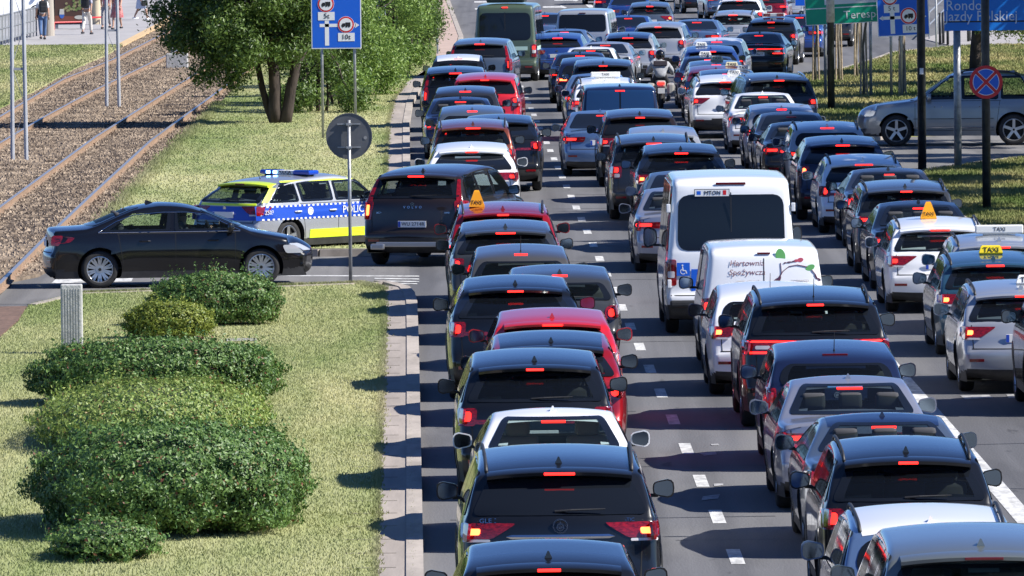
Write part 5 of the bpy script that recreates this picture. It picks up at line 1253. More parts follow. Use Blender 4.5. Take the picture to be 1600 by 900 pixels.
# silver-blue off-road car waiting on the right
pb=G(1496,226.5); xk=make_car('suv','suv_x',(0,0,0),R(90-3),'frost','block',0,clear=2,rails=1,label='silver-blue off-road car waiting sideways in the right-hand side street, front to the left',cat='SUV',spokes=5)
Pk=TY['suv_x']; fwl=G(1404,229); xk.location=Vector((fwl.x+.295*Pk['L'],fwl.y+.88,0))
for s in (1,-1):
    sidep('suv_x',rrows(.74,.88,1.98,2.22,1.90,2.10,.04),'headlight',MHEAD,s,.012,xk,6)
    sidep('suv_x',[(.44,-.95,1.0),(.465,-.95,1.0)],'sill_strip',MCHR,s,.02,xk,12)
    sidep('suv_x',[(.66,-.95,1.0),(.675,-.95,1.0)],'rubbing_strip',MB,s,.016,xk,12)
    for y in (-.70,.40):
        B=MBd(); B.tube([(0,-.10,0),(.03,-.06,.004),(.03,.06,.004),(0,.10,0)],.016,6); B.build('door_handle',[MCHR],xk,(s*(halfw(Pk,y,.95)+.004),y,.95))
# ---------------------------------------------------------------- green van
gv=G(797,20,2.35); grv=make_car('van','van_l',(gv.x,G(0,137).y+2.9,0),-R(3.6),'green','tall',1,label='olive green van with a roof box and dark double rear windows',cat='van',group=FAR,ant=None,brake=True); grv.scale=(.98,1,1.0)
zr=2.46; B=MBd(); B.bevbox((.0,-1.6,zr+.13),(1.25,1.2,.26),.09); B.build('roof_box',[mat('roof_box',(.035,.05,.05),.45)],grv)
B=MBd(); B.box((0,rear_y('van_l',0,1.7)-.014,1.72),(.016,.008,.8)); B.build('door_seal',[MB],grv)
for s in (-1,1): sidep('van_l',[(.98,-2.6,2.0),(1.10,-2.6,2.0)],'pale_stripe',mat('stripe_pale',(.42,.60,.55),.4),s,.010,grv,14)
me=patch('van_l','R',[(.98,-.72,.72),(1.10,-.72,.72)],'x',[MATS['stripe_pale']],off=.010,nu=10); obj('pale_stripe',me,grv)

# ---------------------------------------------------------------- signs and posts
def post(px,py,w,h,m_,name,label,cat,lean=0,group=None):
    p=G(px,py,.0); B=MBd(); B.tube([(0,0,-.05),(lean*h*.5,0,h*.5),(lean*h,0,h)],[w/2,w/2*.97,w/2*.94],14); o=B.build(name,[m_],None,p,smooth=True); tag(o,label,cat,group); return o,p
def lorry(B,cx,cz,s,mi,y0,y1):
    B.prism([(cx-.05*s,cz-.20*s),(cx+.50*s,cz-.20*s),(cx+.50*s,cz+.24*s),(cx-.05*s,cz+.24*s)],y0,y1,mi); B.prism([(cx-.50*s,cz-.20*s),(cx-.08*s,cz-.20*s),(cx-.08*s,cz+.15*s),(cx-.34*s,cz+.15*s),(cx-.48*s,cz-.02*s)],y0,y1,mi)
    for u in (-.32,.05,.34): B.prism(ell(cx+u*s,cz-.22*s,.10*s,.10*s),y0-.001,y1-.001,mi)
def lane_sign(root,u0,u1,v1,items,texts,th=.02):
    """blue lane sign; u,v in metres from the middle of its lower edge"""
    B=MBd(); B.prism([(u0,0),(u1,0),(u1,v1),(u0,v1)],0,th,1); e=.025; B.prism([(u0+e,e),(u1-e,e),(u1-e,v1-e),(u0+e,v1-e)],-.003,-.0002,0)
    for it in items:
        k=it[0]
        if k=='bar': B.prism([(it[1],it[2]),(it[3],it[2]),(it[3],it[4]),(it[1],it[4])],-.006,-.0034,1)
        if k=='tri': B.prism(it[1],-.006,-.0034,1)
        if k=='no': B.prism(ell(it[1],it[2],it[3],it[3],0,32),-.0095,-.0062,1); B.prism(ell(it[1],it[2],it[3]*.96,it[3]*.96,0,32),-.013,-.0097,2); B.prism(ell(it[1],it[2],it[3]*.78,it[3]*.78,0,32),-.0165,-.0132,1); lorry(B,it[1],it[2],it[3]*1.1,3,-.020,-.0168)
        if k=='pl': B.prism([(it[1]-it[3],it[2]-it[4]),(it[1]+it[3],it[2]-it[4]),(it[1]+it[3],it[2]+it[4]),(it[1]-it[3],it[2]+it[4])],-.0095,-.0062,1)
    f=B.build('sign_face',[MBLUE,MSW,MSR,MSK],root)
    for (t,u,v,s) in texts: text(t,s,(u,-.014,v),MTXT,f)
    return f
MPX=lambda Y:Y/F  # metres per pixel at depth Y
# left lane sign
b1=G(504,223); b2=G(555,216); Y=b1.y; k=MPX(Y); cx=526; base=GY(cx,76,Y)
ls=empty('lane_sign',(base.x,Y,0),0,'large blue lane sign with two lorry bans, standing left of the kerb','road sign'); zb_=base.z
u=lambda x:(x-cx)*k; v=lambda y:(76-y)*k
fc=lane_sign(ls,u(487),u(565),v(-28),[('bar',u(508),v(71),u(514.5),v(18)),('bar',u(500),v(42),u(556),v(37)),('tri',[(u(555),v(44)),(u(562),v(39.5)),(u(555),v(35))]),('no',u(510),v(6),13*k),('pl',u(510.5),v(25),13*k,6.5*k),('no',u(541),v(38.5),13*k),('pl',u(541.5),v(58),13*k,6.5*k)],[('5t',u(511),v(25),11*k),('10t',u(541),v(58),11*k)]); fc.location=(0,-.04,zb_)
for x in (503,554): B=MBd(); B.tube([(0,0,-.05),(0,0,4.2)],.035,10); B.build('post',[MPOLE],ls,((x-cx)*k,.03,0),smooth=True)
# smaller blue sign behind
b=G(582,140); Y=b.y; k=MPX(Y); base=GY(582,30,Y); s2_=empty('lane_sign',(base.x,Y,0),0,'smaller blue sign partly hidden by leaves, just right of the large lane sign','road sign')
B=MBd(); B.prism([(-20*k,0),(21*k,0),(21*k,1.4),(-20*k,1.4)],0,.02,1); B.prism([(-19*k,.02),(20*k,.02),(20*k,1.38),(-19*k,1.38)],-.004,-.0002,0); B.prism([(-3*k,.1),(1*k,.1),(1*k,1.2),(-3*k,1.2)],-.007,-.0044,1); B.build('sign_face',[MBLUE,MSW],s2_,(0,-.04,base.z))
B=MBd(); B.tube([(0,0,-.05),(0,0,4)],.035,10); B.build('post',[MPOLE],s2_,(0,.03,0),smooth=True)
post(636,112,.075,3.4,MPOLE,'post','thin grey post at the kerb in front of the clipped shrubs','post')
# round sign seen from behind
b=G(548,441); Y=b.y; k=MPX(Y); cz=GY(545,213,Y).z; rs=empty('round_sign',(b.x,b.y,0),0,'round traffic sign seen from its grey back, on a thin post beside the police car','road sign')
B=MBd(); B.tube([(0,0,-.05),(0,0,cz+.28)],.030,12); B.build('post',[MPOLE],rs,(0,0,0),smooth=True)
B=MBd(); B.disc((0,0,0),.395,.012,'Y',48,0); B.disc((0,-.004,0),.40,.026,'Y',48,0,.385); B.disc((.28,-.011,-.03),.03,.004,'Y',16,1); B.build('sign_plate',[MGREY,mat('sticker_grey',(.25,.25,.25),.5)],rs,(0,.07,cz))
for dz in (-.19,.21):
    B=MBd(); B.box((0,.045,0),(.40,.028,.022)); B.box((0,-.02,0),(.09,.09,.04)); B.build('bracket',[MPOLE],rs,(0,0,cz+dz))
# concrete post on the lawn
b=G(113,552,.12); B=MBd(); B.bevbox((0,0,.50),(.315,.22,1.04),.02)
for i in range(7): B.box((-.12+i*.04,-.112,.56),(.018,.012,.80))
o=B.build('concrete_post',[mat('concrete',(.42,.42,.41),.9,var=.15,vscale=5,bump=.4,bscale=25)],None,b); tag(o,'square ribbed concrete post standing on the lawn left of the shrubs','post')
# right-hand side
o,p=post(1299,178,.20,9,MPOLED,'dark_post','dark mast in front of the green direction sign, with a pale sleeve near its top','mast')
B=MBd(); k=MPX(p.y); z0=GY(1297,35,p.y).z; B.tube([(0,0,z0),(0,0,z0+1.6)],.115,14,0); B.build('sleeve',[mat('sleeve_pale',(.55,.55,.50),.7,var=.2,vscale=9)],o,smooth=True)
o,p=post(1441,265,.195,9,MPOLED,'dark_post','dark mast in front of the blue lorry lane sign, with a small pale sticker','mast')
B=MBd(); B.box((0,-.102,GY(1438,111,p.y).z),(.085,.006,.14)); B.build('sticker',[MSW],o)
o,p=post(1497,269,.175,3.6,MPOLE,'sign_post','stout grey post under the blue district sign','post')
zz=GY(1490,48,p.y).z; k=MPX(p.y); X0=(1477-1497)*k; X1=(1640-1497)*k; B=MBd(); B.prism([(X0,0),(X1,0),(X1,1.5),(X0,1.5)],0,.03,0); B.prism([(X0,.125*1.5),(X1,.125*1.5),(X1,.145*1.5),(X0,.145*1.5)],-.004,-.0002,1)
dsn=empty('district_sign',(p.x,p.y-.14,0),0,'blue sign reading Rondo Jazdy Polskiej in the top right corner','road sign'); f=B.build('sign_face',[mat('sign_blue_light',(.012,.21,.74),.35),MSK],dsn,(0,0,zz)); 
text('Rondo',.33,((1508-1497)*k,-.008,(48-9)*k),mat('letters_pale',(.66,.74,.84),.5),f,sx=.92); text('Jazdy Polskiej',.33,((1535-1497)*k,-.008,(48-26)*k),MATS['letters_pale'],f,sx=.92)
B=MBd(); B.tube([(0,0,zz),(0,0,zz+1.5)],.06,8); B.build('post',[MPOLE],dsn,(0,.10,0))
o,p=post(1542,336,.175,7,MPOLED,'dark_post','dark mottled mast that carries the round no-stopping sign','mast')
k=MPX(p.y); zz=GY(1541,128,p.y).z; r=26*k; B=MBd(); B.disc((0,0,0),r,.02,'Y',48,0); B.disc((0,-.012,0),r*.80,.006,'Y',48,2); B.disc((0,-.017,0),r*.76,.006,'Y',48,1)
for a in (R(45),R(-45)):
    M=Matrix.Rotation(a,3,'Y'); q=[M@Vector((sx*r*.80,0,sz*r*.085)) for sx,sz in ((-1,-1),(1,-1),(1,1),(-1,1))]; B.add([(v_.x,-.0225-(.0012 if a>0 else 0),v_.z) for v_ in q],[(0,1,2,3)],0)
    for e in (-1,1): q=[M@Vector((sx*r*.78,0,e*r*.10+sz*r*.015)) for sx,sz in ((-1,-1),(1,-1),(1,1),(-1,1))]; B.add([(v_.x,-.0212,v_.z) for v_ in q],[(0,1,2,3)],2)
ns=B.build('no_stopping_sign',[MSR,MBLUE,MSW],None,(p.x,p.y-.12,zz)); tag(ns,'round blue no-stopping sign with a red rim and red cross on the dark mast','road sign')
B=MBd(); B.tube([(0,.0,-.24),(0,.0,.24)],.1,12); B.build('clamp',[MPOLE],ns,(0,.12,0))
# blue lane sign on the right
b=G(1395,158); Y=b.y; k=MPX(Y); cx=1412; base=GY(cx,56,Y); ls=empty('lane_sign',(base.x,Y,0),0,'blue lane sign with two lorry bans, behind the right dark mast','road sign')
u=lambda x:(x-cx)*k; v=lambda y:(56-y)*k
fc=lane_sign(ls,u(1372),u(1453),v(-34),[('bar',u(1392),v(52),u(1399),v(18)),('bar',u(1380),v(29.5),u(1446),v(24.5)),('tri',[(u(1381),v(31)),(u(1375),v(27)),(u(1381),v(23))]),('tri',[(u(1443),v(31)),(u(1449),v(27)),(u(1443),v(23))]),('no',u(1393),v(-5),12*k),('pl',u(1395),v(12.5),12*k,6.5*k),('no',u(1421),v(25),13*k),('pl',u(1423),v(45),12*k,6.5*k)],[('5 t',u(1395),v(12.5),10*k),('10 t',u(1423),v(45),10*k)]); fc.location=(0,-.04,base.z); fc.rotation_euler=(0,-R(2.2),0)
for x in (1392,1408): B=MBd(); B.tube([(0,0,-.05),(0,0,3.6)],.04,10); B.build('post',[MPOLE],ls,((x-cx)*k,.03,0),smooth=True)
# green direction sign
b=G(1289,160); Y=b.y+1.5; k=MPX(Y); cx=1320; base=GY(cx,37,Y); gs=empty('direction_sign',(base.x,Y,0),0,'green direction sign with the white word Terespol','road sign'); u=lambda x:(x-cx)*k; v=lambda y:(37-y)*k
B=MBd(); B.prism([(u(1259),0),(u(1385),0),(u(1385),v(-30)),(u(1259),v(-30))],0,.025,1); e=1.2*k; B.prism([(u(1259)+e,e),(u(1385)-e,e),(u(1385)-e,v(-29)),(u(1259)+e,v(-29))],-.004,-.0002,0); B.prism([(u(1260),v(12)),(u(1385),v(12)),(u(1385),v(10.4)),(u(1260),v(10.4))],-.007,-.0044,1); B.prism([(u(1290),v(6)),(u(1383),v(6)),(u(1383),v(-4)),(u(1290),v(-4))],-.007,-.0044,1)
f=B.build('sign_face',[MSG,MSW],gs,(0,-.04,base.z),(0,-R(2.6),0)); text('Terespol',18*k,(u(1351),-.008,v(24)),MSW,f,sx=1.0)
for x in (1289,1360): B=MBd(); B.tube([(0,0,-.05),(0,0,3.4)],.045,10); B.build('post',[MPOLE],gs,((x-cx)*k,.03,0),smooth=True)
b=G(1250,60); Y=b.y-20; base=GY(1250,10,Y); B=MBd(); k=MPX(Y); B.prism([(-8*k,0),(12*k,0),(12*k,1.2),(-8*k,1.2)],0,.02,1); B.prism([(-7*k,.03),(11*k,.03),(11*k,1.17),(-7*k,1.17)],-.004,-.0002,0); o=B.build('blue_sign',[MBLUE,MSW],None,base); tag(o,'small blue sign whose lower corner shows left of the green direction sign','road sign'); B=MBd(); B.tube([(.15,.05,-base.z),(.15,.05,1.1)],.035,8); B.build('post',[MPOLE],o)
post(1463,80,.07,3.2,mat('post_white',(.55,.55,.55),.5),'post','slim white post in front of the paved area, right of the blue lane sign','post')
for i,(x,y) in enumerate(((1469,70),(1474,69),(1481,71),(1513,66),(1515,65))):
    o,p=post(x,y,.10,1.15,MPOLED,'bollard','dark bollard','bollard'); o['group']='bollards along the paved area'; o['label']='dark round bollard of the short row beyond the right lawn'
# barrier rail
B=MBd(); a_=G(1452,62); b__=G(1476,36); 
for t in (0,.5,1): q=a_.lerp(b__,t); B.tube([(q.x-a_.x,q.y-a_.y,0),(q.x-a_.x,q.y-a_.y,1)],.03,6)
for z in (1.0,.55): B.tube([(0,0,z),(b__.x-a_.x,b__.y-a_.y,z)],.03,6)
o=B.build('guard_rail',[MPOLE],None,a_); tag(o,'grey guard rail beside the dark bollards','railing')
# railing by the bend of the left pavement
a_=G(684,84,.12); b__=G(680,22,.12); c__=G(672,-30,.12); B=MBd()
for (s_,t_) in ((a_,b__),(b__,c__)):
    n=int((t_-s_).length/1.6)
    for i in range(n+1):
        q=s_.lerp(t_,i/n)-a_; B.tube([(q.x,q.y,0),(q.x,q.y,1.15)],.035,6)
    for z in (1.13,.25): B.tube([tuple(s_-a_+Vector((0,0,z))),tuple(t_-a_+Vector((0,0,z)))],.03,6)
o=B.build('railing',[MPOLE],None,a_); tag(o,'grey pedestrian railing along the far left pavement','railing')
# platform fence
a_=G(-12,75,.13); b__=G(57,56,.13); B=MBd(); n=14; 
for i in range(n+1):
    q=a_.lerp(b__,i/n)-a_; B.tube([(q.x,q.y,0),(q.x,q.y,1.12)],.028 if i%3 else .04,6)
for z in (1.1,.62,.18): B.tube([(0,0,z),tuple(b__-a_+Vector((0,0,z)))],.03,6)
o=B.build('fence',[mat('fence_grey',(.16,.17,.18),.6)],None,a_); tag(o,'grey tubular fence on the tram stop at the top left','fence')
B=MBd(); B.prism([(0,.18),(0,1.08),((b__-a_).x,1.08),((b__-a_).x,.18)],0,.01,0); fp=B.build('fence_panel',[mat('fence_panel',(.30,.31,.33),.6,alpha=.6)],o); 
v0=b__-a_; fp.data.transform(Matrix(((1,0,0,0),(v0.y/v0.x,1,0,.05),(0,0,1,0),(0,0,0,1))))
# lattice masts of the tram wire
for (xa,ya,xb,yb_,lb) in ((20,252,41,252,'tall pale lattice mast of two uprights at the left edge'),(167,168,186,168,'pale lattice mast of two uprights between the tracks, in front of the people')):
    p=G((xa+xb)/2,ya,.05); wd=(G(xb,yb_).x-G(xa,ya).x); B=MBd()
    for s in (-1,1): B.tube([(s*wd/2,0,-.05),(s*wd*.42,0,4),(s*wd*.34,0,9)],[.05,.045,.04],8)
    for i in range(9): z=.4+i*.95; w1=wd*(.5-.018*z); B.tube([(-w1*(-1)**i,0,z),(w1*(-1)**i,0,z+.9)],.008,5)
    for z in (2.2,4.4,6.6): w1=wd*(.5-.018*z); B.box((0,0,z),(2*w1,.05,.06))
    o=B.build('lattice_mast',[mat('mast_paint',(.36,.38,.42),.5,var=.1)],None,p); tag(o,lb,'mast')
p=G(277,107,.05); B=MBd(); B.bevbox((0,0,.24),(.72,.6,.52),.03,0)
o=empty('wire_mast',p,0,'thin double mast on a square concrete block between the tram tracks','mast'); B.build('concrete_block',[MATS['concrete']],o)
for x in (-.17,.20): B=MBd(); B.tube([(x,0,.48),(x*.8,0,7)],.035,8); B.build('upright',[MPOLE],o)
# tram stop advertising case
Y=G(100,50).y; k=MPX(Y); c=GY(108,38,Y); o=empty('advertising_case',(c.x,Y,0),0,'advertising case with a dark food poster on the tram stop','advertising case'); z0=c.z
B=MBd(); B.box((0,0,z0+1.0),(50*k,.22,2.0),0); B.build('frame',[MATS['sign_black']],o)
B=MBd(); w2=22*k; B.box((0,-.12,z0+.95),(2*w2,.02,1.8),0); 
yp=-.134
B.prism([(-w2,z0+.06),(w2,z0+.06),(w2,z0+.30),(-w2,z0+.36)],yp-.004,yp,1)
for i in range(26): B.prism(ell(random.uniform(-.25,.55)*w2*1.6,z0+random.uniform(.55,.95),.06,.05,random.random(),8),yp-.004-.0002*i,yp,2+i%2)
B.prism(ell(-.28,z0+.40,.10,.16),yp-.012,yp,4); B.prism([(-.38,z0+.40),(-.18,z0+.40),(-.20,z0+.62),(-.36,z0+.62)],yp-.0145,yp,5); B.prism(ell(.42,z0+.28,.20,.08),yp-.012,yp,5)
B.build('poster',[mat('poster_brown',(.09,.045,.03),.4),mat('poster_red',(.22,.07,.04),.4),mat('poster_olive',(.30,.28,.12),.4),mat('poster_green',(.16,.22,.06),.4),mat('poster_blue',(.05,.15,.5),.4),mat('poster_cream',(.6,.58,.5),.4)],o)
for s in (-1,1): B=MBd(); B.box((s*.5,0,z0/2),(.12,.18,z0)); B.build('leg',[MPOLE],o)
Y2=G(100,50).y+2; 
for (xa,xb,yy,lb) in ((85,131,47,'red low rail under the advertising case'),(143,161,39,'short red low rail right of the advertising case')):
    a_=G(xa,yy,.13); b__=G(xb,yy-1,.13); B=MBd(); B.tube([(0,0,.30),tuple(b__-a_+Vector((0,0,.30)))],.035,6); B.tube([(0,0,0),(0,0,.30)],.03,6); B.tube([tuple(b__-a_),tuple(b__-a_+Vector((0,0,.30)))],.03,6); o=B.build('low_rail',[mat('rail_red',(.55,.02,.03),.5)],None,a_); tag(o,lb,'railing')
p=G(150,38,.13); B=MBd(); B.tube([(0,0,0),(0,0,1.05)],[.20,.20],16,0); B.tube([(0,0,1.05),(0,0,1.9)],[.25,.24],16,1); o=B.build('litter_bin',[mat('bin_beige',(.50,.43,.30),.7),mat('bin_red',(.6,.02,.03),.5)],None,p,smooth=False); tag(o,'beige column with a red top right of the advertising case','column')
p=G(76,56,.13); B=MBd(); B.tube([(0,0,0),(0,0,1.7)],[.24,.2],16,0); o=B.build('litter_bin',[mat('bin_stone',(.36,.32,.27),.8)],None,p); tag(o,'stone-coloured column behind the person with the black backpack','column')
p=G(14,35,.13); o=make_car('van','van_s',(p.x-.6,p.y+6,0),-R(70),'white','tall',0,label='white van parked beyond the fence at the top left corner',cat='van',detail=0,ant=None)
# ---------------------------------------------------------------- people
def skin_mesh(name,V,E,Rd,m_,root_i=0,sub=2):
    me=bpy.data.meshes.new(name); me.from_pydata(V,E,[]); o=bpy.data.objects.new(name,me); COL.objects.link(o)
    md=o.modifiers.new('s','SKIN'); md.use_smooth_shade=True; d=me.skin_vertices[0].data
    for i,r_ in enumerate(Rd): d[i].radius=(r_,r_) if not isinstance(r_,tuple) else r_; d[i].use_root=(i==root_i)
    o.modifiers.new('u','SUBSURF').levels=sub; o.modifiers['u'].render_levels=sub; bpy.context.view_layer.update()
    out=bpy.data.meshes.new_from_object(o.evaluated_get(bpy.context.evaluated_depsgraph_get())); bpy.data.objects.remove(o); out.name=name; out.materials.clear(); out.materials.append(m_)
    out.polygons.foreach_set('use_smooth',[True]*len(out.polygons)); return out
MSKIN=mat('skin',(.45,.26,.18),.6); MHAIR=mat('hair_brown',(.05,.03,.02),.7); MSHOE=mat('shoe_dark',(.03,.03,.035),.6)
def hand(root_pos,dirv,parent,s=1):
    """palm with four fingers and a thumb, as one mesh"""
    d=Vector(dirv).normalized(); a=d.cross(Vector((0,1,0))).normalized(); B=MBd(); p=Vector(root_pos)
    B.tube([p,p+d*.05,p+d*.09],[.022,.032,.030],8)
    for i,l in enumerate((.062,.074,.070,.055)): o_=a*(-.024+.016*i); q=p+d*.088+o_; B.tube([q,q+d*l*.55+Vector((0,.006,0)),q+d*l+Vector((0,.018,0))],[.0085,.008,.0065],6)
    q=p+d*.03-a*.026; B.tube([q,q+d*.03-a*.018,q+d*.055-a*.020],[.010,.009,.007],6)
    return B
def person(px,py,rz,label,top,legs,bag=None,skirt=None,step=.22,h=1.72,hair=MHAIR,cat='person',shoes=None):
    k=h/1.75; p=G(px,py,.13); root=empty('person',p,rz,label,cat,'people walking on the tram stop'); root.scale=(k,k,k)
    J={'pel':(0,0,.96),'wst':(0,0,1.10),'chs':(0,.01,1.32),'nck':(0,.0,1.47),'nk2':(0,.012,1.53),'hd1':(0,.02,1.60),'hd2':(0,.02,1.68)}
    V=[J['pel'],J['wst'],J['chs'],J['nck'],J['nk2'],J['hd1'],J['hd2']]; Rd=[(.13,.10),(.12,.09),(.15,.10),.055,.052,(.072,.085),(.068,.082)]; E=[(0,1),(1,2),(2,3),(3,4),(4,5),(5,6)]
    def add(v,r_,par): V.append(v); Rd.append(r_); E.append((par,len(V)-1)); return len(V)-1
    ank=[]
    for s in (1,-1):
        f=s*step; a=add((s*.09,0,.90),.088,0); b_=add((s*.10,f*.55+.04,.50),.058,a); c_=add((s*.10,f+(-.06 if f<0 else 0),.10+(.04 if f<0 else 0)),.036,b_); add((s*.105,f+.12+(-.06 if f<0 else 0),.035+(.02 if f<0 else 0)),.032,c_); ank.append((s,f))
    arms=[]
    for s in (1,-1):
        a=add((s*.17,0,1.42),.055,2); b_=add((s*.215,-s*step*.35,1.15),.042,a); c_=add((s*.22,-s*step*.9+.04,.92),.028,b_); arms.append(((s*.22,-s*step*.9+.04,.92),(0,.25,-1)))
    obj('body',skin_mesh('body',V,E,Rd,MSKIN),root)
    for pp,dd in arms: hand(pp,dd,root).build('hand',[MSKIN],root,smooth=True)
    # shirt
    V2=[V[0],V[1],V[2],V[3]];E2=[(0,1),(1,2),(2,3)];R2=[(.15,.12),(.145,.11),(.17,.12),.065]
    for s,i in ((1,0),(-1,0)):
        V2.append((s*.175,0,1.42));R2.append(.07);E2.append((2,len(V2)-1)); V2.append((s*.21,-s*step*.3,1.20));R2.append(.062);E2.append((len(V2)-2,len(V2)-1))
    obj('shirt',skin_mesh('shirt',V2,E2,R2,top),root)
    if skirt:
        B=MBd(); n=20; rows=[(1.08,.15,.12),(.95,.19,.15),(.75,.23,.19),(.55,.26,.22),(.48,.265,.225)]; vs=[(a*(1+.06*math.sin(6*t))*math.cos(t),b_*(1+.06*math.sin(6*t))*math.sin(t),z) for z,a,b_ in rows for t in [2*math.pi*i/n for i in range(n)]]
        B.add(vs,[(r_*n+i,r_*n+(i+1)%n,(r_+1)*n+(i+1)%n,(r_+1)*n+i) for r_ in range(4) for i in range(n)]); B.build('skirt',[skirt],root,smooth=True)
    else:
        V3=[(0,0,1.0)];E3=[];R3=[(.15,.12)]
        for s in (1,-1):
            f=s*step; V3+= [(s*.09,0,.86),(s*.10,f*.55+.04,.50),(s*.10,f+(-.06 if f<0 else 0),.13+(.04 if f<0 else 0))]; n=len(V3); R3+=[.105,.078,.062]; E3+=[(0,n-3),(n-3,n-2),(n-2,n-1)]
        obj('trousers',skin_mesh('trousers',V3,E3,R3,legs),root)
    for s,f in ank: B=MBd(); B.bevbox((s*.103,f+.05+(-.06 if f<0 else 0),.045+(.03 if f<0 else 0)),(.09,.26,.08),.03); B.build('shoe',[shoes or MSHOE],root)
    B=MBd(); bm=bmesh.new(); bmesh.ops.create_icosphere(bm,subdivisions=3,radius=1); B.add([(v.co.x*.092,v.co.y*.108+.0,v.co.z*.098+1.685) for v in bm.verts if True],[[v.index for v in f.verts] for f in bm.faces if f.calc_center_median().z>-.1 or f.calc_center_median().y<-.2]); bm.free(); B.build('hair',[hair],root,smooth=True)
    B=MBd(); B.prism([(-.012,1.60),(.012,1.60),(.004,1.645),(-.004,1.645)],.10,.128); 
    for s in (-1,1): B.bevbox((s*.03,.100,1.655),(.022,.012,.010),.003)
    B.bevbox((0,.098,1.572),(.045,.012,.009),.003); B.build('face',[MSKIN],root)
    for s in (-1,1): B=MBd(); B.bevbox((s*.085,.02,1.64),(.02,.04,.06),.009); B.build('ear',[MSKIN],root)
    if bag=='pack': B=MBd(); B.bevbox((0,-.20,1.28),(.32,.18,.46),.07); B.bevbox((0,-.29,1.20),(.24,.06,.22),.03); o=B.build('backpack',[MSK],None,p+Matrix.Rotation(rz,3,'Z')@Vector((0,0,0)),(0,0,rz)); tag(o,'black backpack worn by '+label,'backpack'); o.scale=(k,k,k)
    if bag=='hand': B=MBd(); B.bevbox((.30,.0,.72),(.10,.28,.24),.04); B.tube([(.30,-.10,.82),(.27,0,1.0),(.30,.10,.82)],.008,6); o=B.build('handbag',[MSK],None,p,(0,0,rz)); tag(o,'dark handbag carried by '+label,'handbag'); o.scale=(k,k,k)
    return root
cl=lambda n_,c,**k_:mat('cloth_'+n_,c,.9,**k_)
person(67,62,R(10),'the person in white shirt and blue jeans',cl('white',(.7,.71,.74)),cl('denim',(.07,.13,.26)),'pack')
person(136,54,R(-15),'the person in white trousers near the poster',cl('grey',(.35,.35,.42)),cl('cream',(.62,.58,.52)),'pack')
person(166,45,R(170),'person in a red plaid shirt behind the lattice mast',cl('plaid',(.55,.30,.30),col2=(.45,.06,.08),vscale=14),cl('greyt',(.30,.28,.28)),None)
person(183,46,R(165),'person in a dark red patterned dress behind the lattice mast',cl('maroon',(.25,.04,.06),col2=(.42,.20,.20),vscale=12),None,None,skirt=cl('maroon2',(.30,.05,.07),col2=(.45,.22,.2),vscale=12))
person(221,31,R(-60),'the person in a pale blue dress',cl('pale',(.45,.52,.66)),None,'hand',skirt=cl('pale2',(.50,.56,.68)),shoes=MSW)
# driver of the black saloon
V=[(0,0,.48),(0,-.05,.68),(0,-.08,.92),(0,-.06,1.05),(0,-.04,1.13),(0,-.03,1.21),(-.17,-.05,.98),(-.22,.12,.80),(-.14,.36,.86),(.17,-.05,.98),(.22,.12,.80),(.14,.36,.86),(.10,.25,.50),(.10,.60,.50),(-.10,.25,.50),(-.10,.60,.50)]
Ed=[(0,1),(1,2),(2,3),(3,4),(4,5),(2,6),(6,7),(7,8),(2,9),(9,10),(10,11),(0,12),(12,13),(0,14),(14,15)]; Rr=[(.14,.1),(.13,.1),(.15,.1),.05,(.07,.085),(.068,.08),.055,.042,.028,.055,.042,.028,.08,.055,.08,.055]
drv=empty('person',cor.matrix_world.translation if False else cl_ if False else (0,0,0),0); drv.location=cor.location; drv.rotation_euler=cor.rotation_euler; tag(drv,'driver sitting at the wheel of the black saloon, head in profile','person')
off=(-.38,.16,0)
bd=obj('body',skin_mesh('body',V,Ed,Rr,MSKIN),drv,off); sh=[(0,0,.50),(0,-.05,.68),(0,-.08,.92),(0,-.06,1.02),(-.17,-.05,.98),(-.22,.12,.80),(.17,-.05,.98),(.22,.12,.80)]
obj('shirt',skin_mesh('shirt',sh,[(0,1),(1,2),(2,3),(2,4),(4,5),(2,6),(6,7)],[(.16,.12),(.15,.12),(.17,.12),.06,.068,.055,.068,.055],cl('dark',(.03,.035,.05))),drv,off)
B=MBd(); B.bevbox((0,-.05,1.225),(.15,.17,.12),.05); B.build('hair',[MHAIR],drv,off); B=MBd(); B.prism([(-.012,1.14),(.012,1.14),(.004,1.19),(-.004,1.19)],.05,.085); B.build('nose',[MSKIN],drv,off)
for s in (-1,1): hand((s*.14,.36,.86),(0,.4,.6),drv).build('hand',[MSKIN],drv,off,smooth=True)
B=MBd(); n=20; B.disc((0,0,0),.19,.025,'Y',24,0,.165); B.bevbox((0,0,0),(.32,.02,.05),.008); B.build('steering_wheel',[MB],cor,(-.38,.60,.93),(R(25),0,0))
# ---------------------------------------------------------------- motorcyclist between the queues
mp=G(1033,177); mc=empty('motorcycle',(mp.x,mp.y+.9,0),HEAD,'white and grey motorcycle with a lit tail light, ridden between the two queues','motorcycle')
for y in (-.70,.75):
    B=MBd(); vs=[];n=28;pr=[(-.055,.24),(-.06,.28),(-.035,.315),(0,.325),(.035,.315),(.06,.28),(.055,.24)]
    for i in range(n):
        a=2*math.pi*i/n
        for x,q in pr: vs.append((x,y+q*math.cos(a),.325+q*math.sin(a)))
    B.add(vs,[(i*7+j,((i+1)%n)*7+j,((i+1)%n)*7+j+1,i*7+j+1) for i in range(n) for j in range(6)],0); B.disc((0,y,.325),.24,.05,'X',24,1,.20); B.disc((0,y,.325),.06,.09,'X',14,1)
    for k_ in range(5): a=k_*1.257; B.tube([(0,y+.05*math.cos(a),.325+.05*math.sin(a)),(0,y+.21*math.cos(a),.325+.21*math.sin(a))],.014,5,1)
    B.build('wheel',[MTYRE,MRIMD],mc,smooth=True)
MMW=PT('beige')
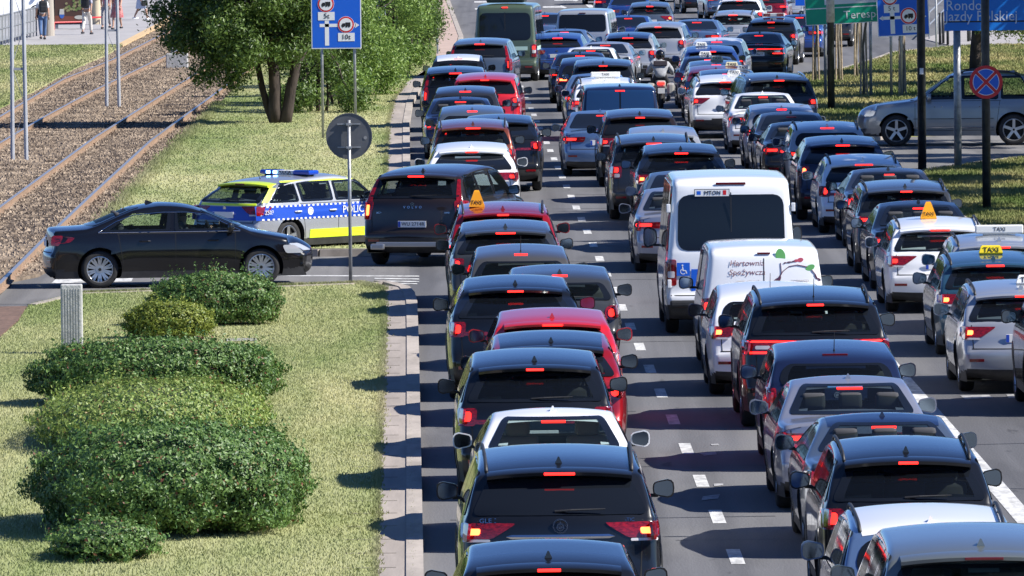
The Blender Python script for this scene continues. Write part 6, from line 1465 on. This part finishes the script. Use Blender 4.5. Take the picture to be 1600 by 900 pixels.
B=MBd(); B.bevbox((0,-.62,.80),(.26,.42,.20),.06); B.bevbox((0,.25,.78),(.34,.55,.30),.10); B.bevbox((0,.62,.98),(.40,.28,.34),.10); B.bevbox((0,-.50,.62),(.22,.45,.22),.06); B.build('fairing',[MMW],mc)
B=MBd(); B.bevbox((0,-.22,.84),(.30,.75,.10),.04); B.build('saddle',[MB],mc)
B=MBd(); B.bevbox((0,-.86,.82),(.20,.05,.07),.015); B.build('tail_light',[MLIT],mc)
B=MBd(); B.bevbox((0,-.98,.62),(.19,.015,.15),.004); B.build('number_plate',[MWHT],mc)
B=MBd(); B.tube([(-.38,.42,1.04),(-.15,.55,1.08),(.15,.55,1.08),(.38,.42,1.04)],.016,8); B.tube([(.08,.75,.33),(.08,.55,1.0)],.025,8); B.tube([(-.08,.75,.33),(-.08,.55,1.0)],.025,8); B.build('handlebar',[MB],mc)
B=MBd(); B.tube([(.17,.1,.32),(.19,-.5,.36),(.20,-.95,.44)],[.035,.05,.055],10); B.bevbox((0,.1,.42),(.26,.5,.35),.06); B.tube([(0,-.1,.36),(0,-.70,.33)],.04,8); B.build('engine',[MB],mc)
for s in (-1,1): B=MBd(); B.bevbox((s*.40,.55,1.25),(.14,.03,.09),.015); B.tube([(s*.30,.50,1.06),(s*.38,.55,1.22)],.008,6); B.build('mirror',[MB],mc); B=MBd(); B.bevbox((s*.27,-.62,.66),(.20,.42,.34),.06); B.build('side_case',[MMW],mc)
rd=empty('person',mc.location,HEAD,'motorcyclist in a black helmet and pale grey jacket, seen from behind','person')
V=[(0,-.22,.94),(0,-.20,1.10),(0,-.14,1.30),(0,-.08,1.42),(0,-.05,1.48),(0,-.04,1.56),(-.20,-.12,1.33),(-.32,.10,1.16),(-.34,.38,1.08),(.20,-.12,1.33),(.32,.10,1.16),(.34,.38,1.08),(.15,-.12,.90),(.24,.22,.78),(.24,.10,.38),(.24,.24,.33),(-.15,-.12,.90),(-.24,.22,.78),(-.24,.10,.38),(-.24,.24,.33)]
Ed=[(0,1),(1,2),(2,3),(3,4),(4,5),(2,6),(6,7),(7,8),(2,9),(9,10),(10,11),(0,12),(12,13),(13,14),(14,15),(0,16),(16,17),(17,18),(18,19)]; Rr=[(.15,.11),(.14,.11),(.17,.12),.06,.06,.07,.07,.055,.035,.07,.055,.035,.09,.07,.045,.04,.09,.07,.045,.04]
obj('body',skin_mesh('body',V,Ed,Rr,cl('bikerdark',(.035,.035,.04))),rd)
obj('jacket',skin_mesh('jacket',V[:12],Ed[:11],[(.17,.13),(.165,.125),(.19,.14),.075,.05,.04,.085,.07,.05,.085,.07,.05],cl('jacket',(.36,.37,.39),var=.2,vscale=8)),rd)
B=MBd(); B.bevbox((0,-.26,1.36),(.38,.06,.14),.02); B.build('shoulder_yoke',[cl('yoke',(.06,.05,.06))],rd)
B=MBd(); bm=bmesh.new(); bmesh.ops.create_icosphere(bm,subdivisions=4,radius=1); B.add([(v.co.x*.135,v.co.y*.155-.03,v.co.z*.145+1.585) for v in bm.verts],[[v.index for v in f.verts] for f in bm.faces]); bm.free(); B.build('helmet',[PT('jet')],rd,smooth=True)
for s in (-1,1): hand((s*.34,.36,1.08),(0,.8,-.3),rd).build('glove',[MB],rd,smooth=True)
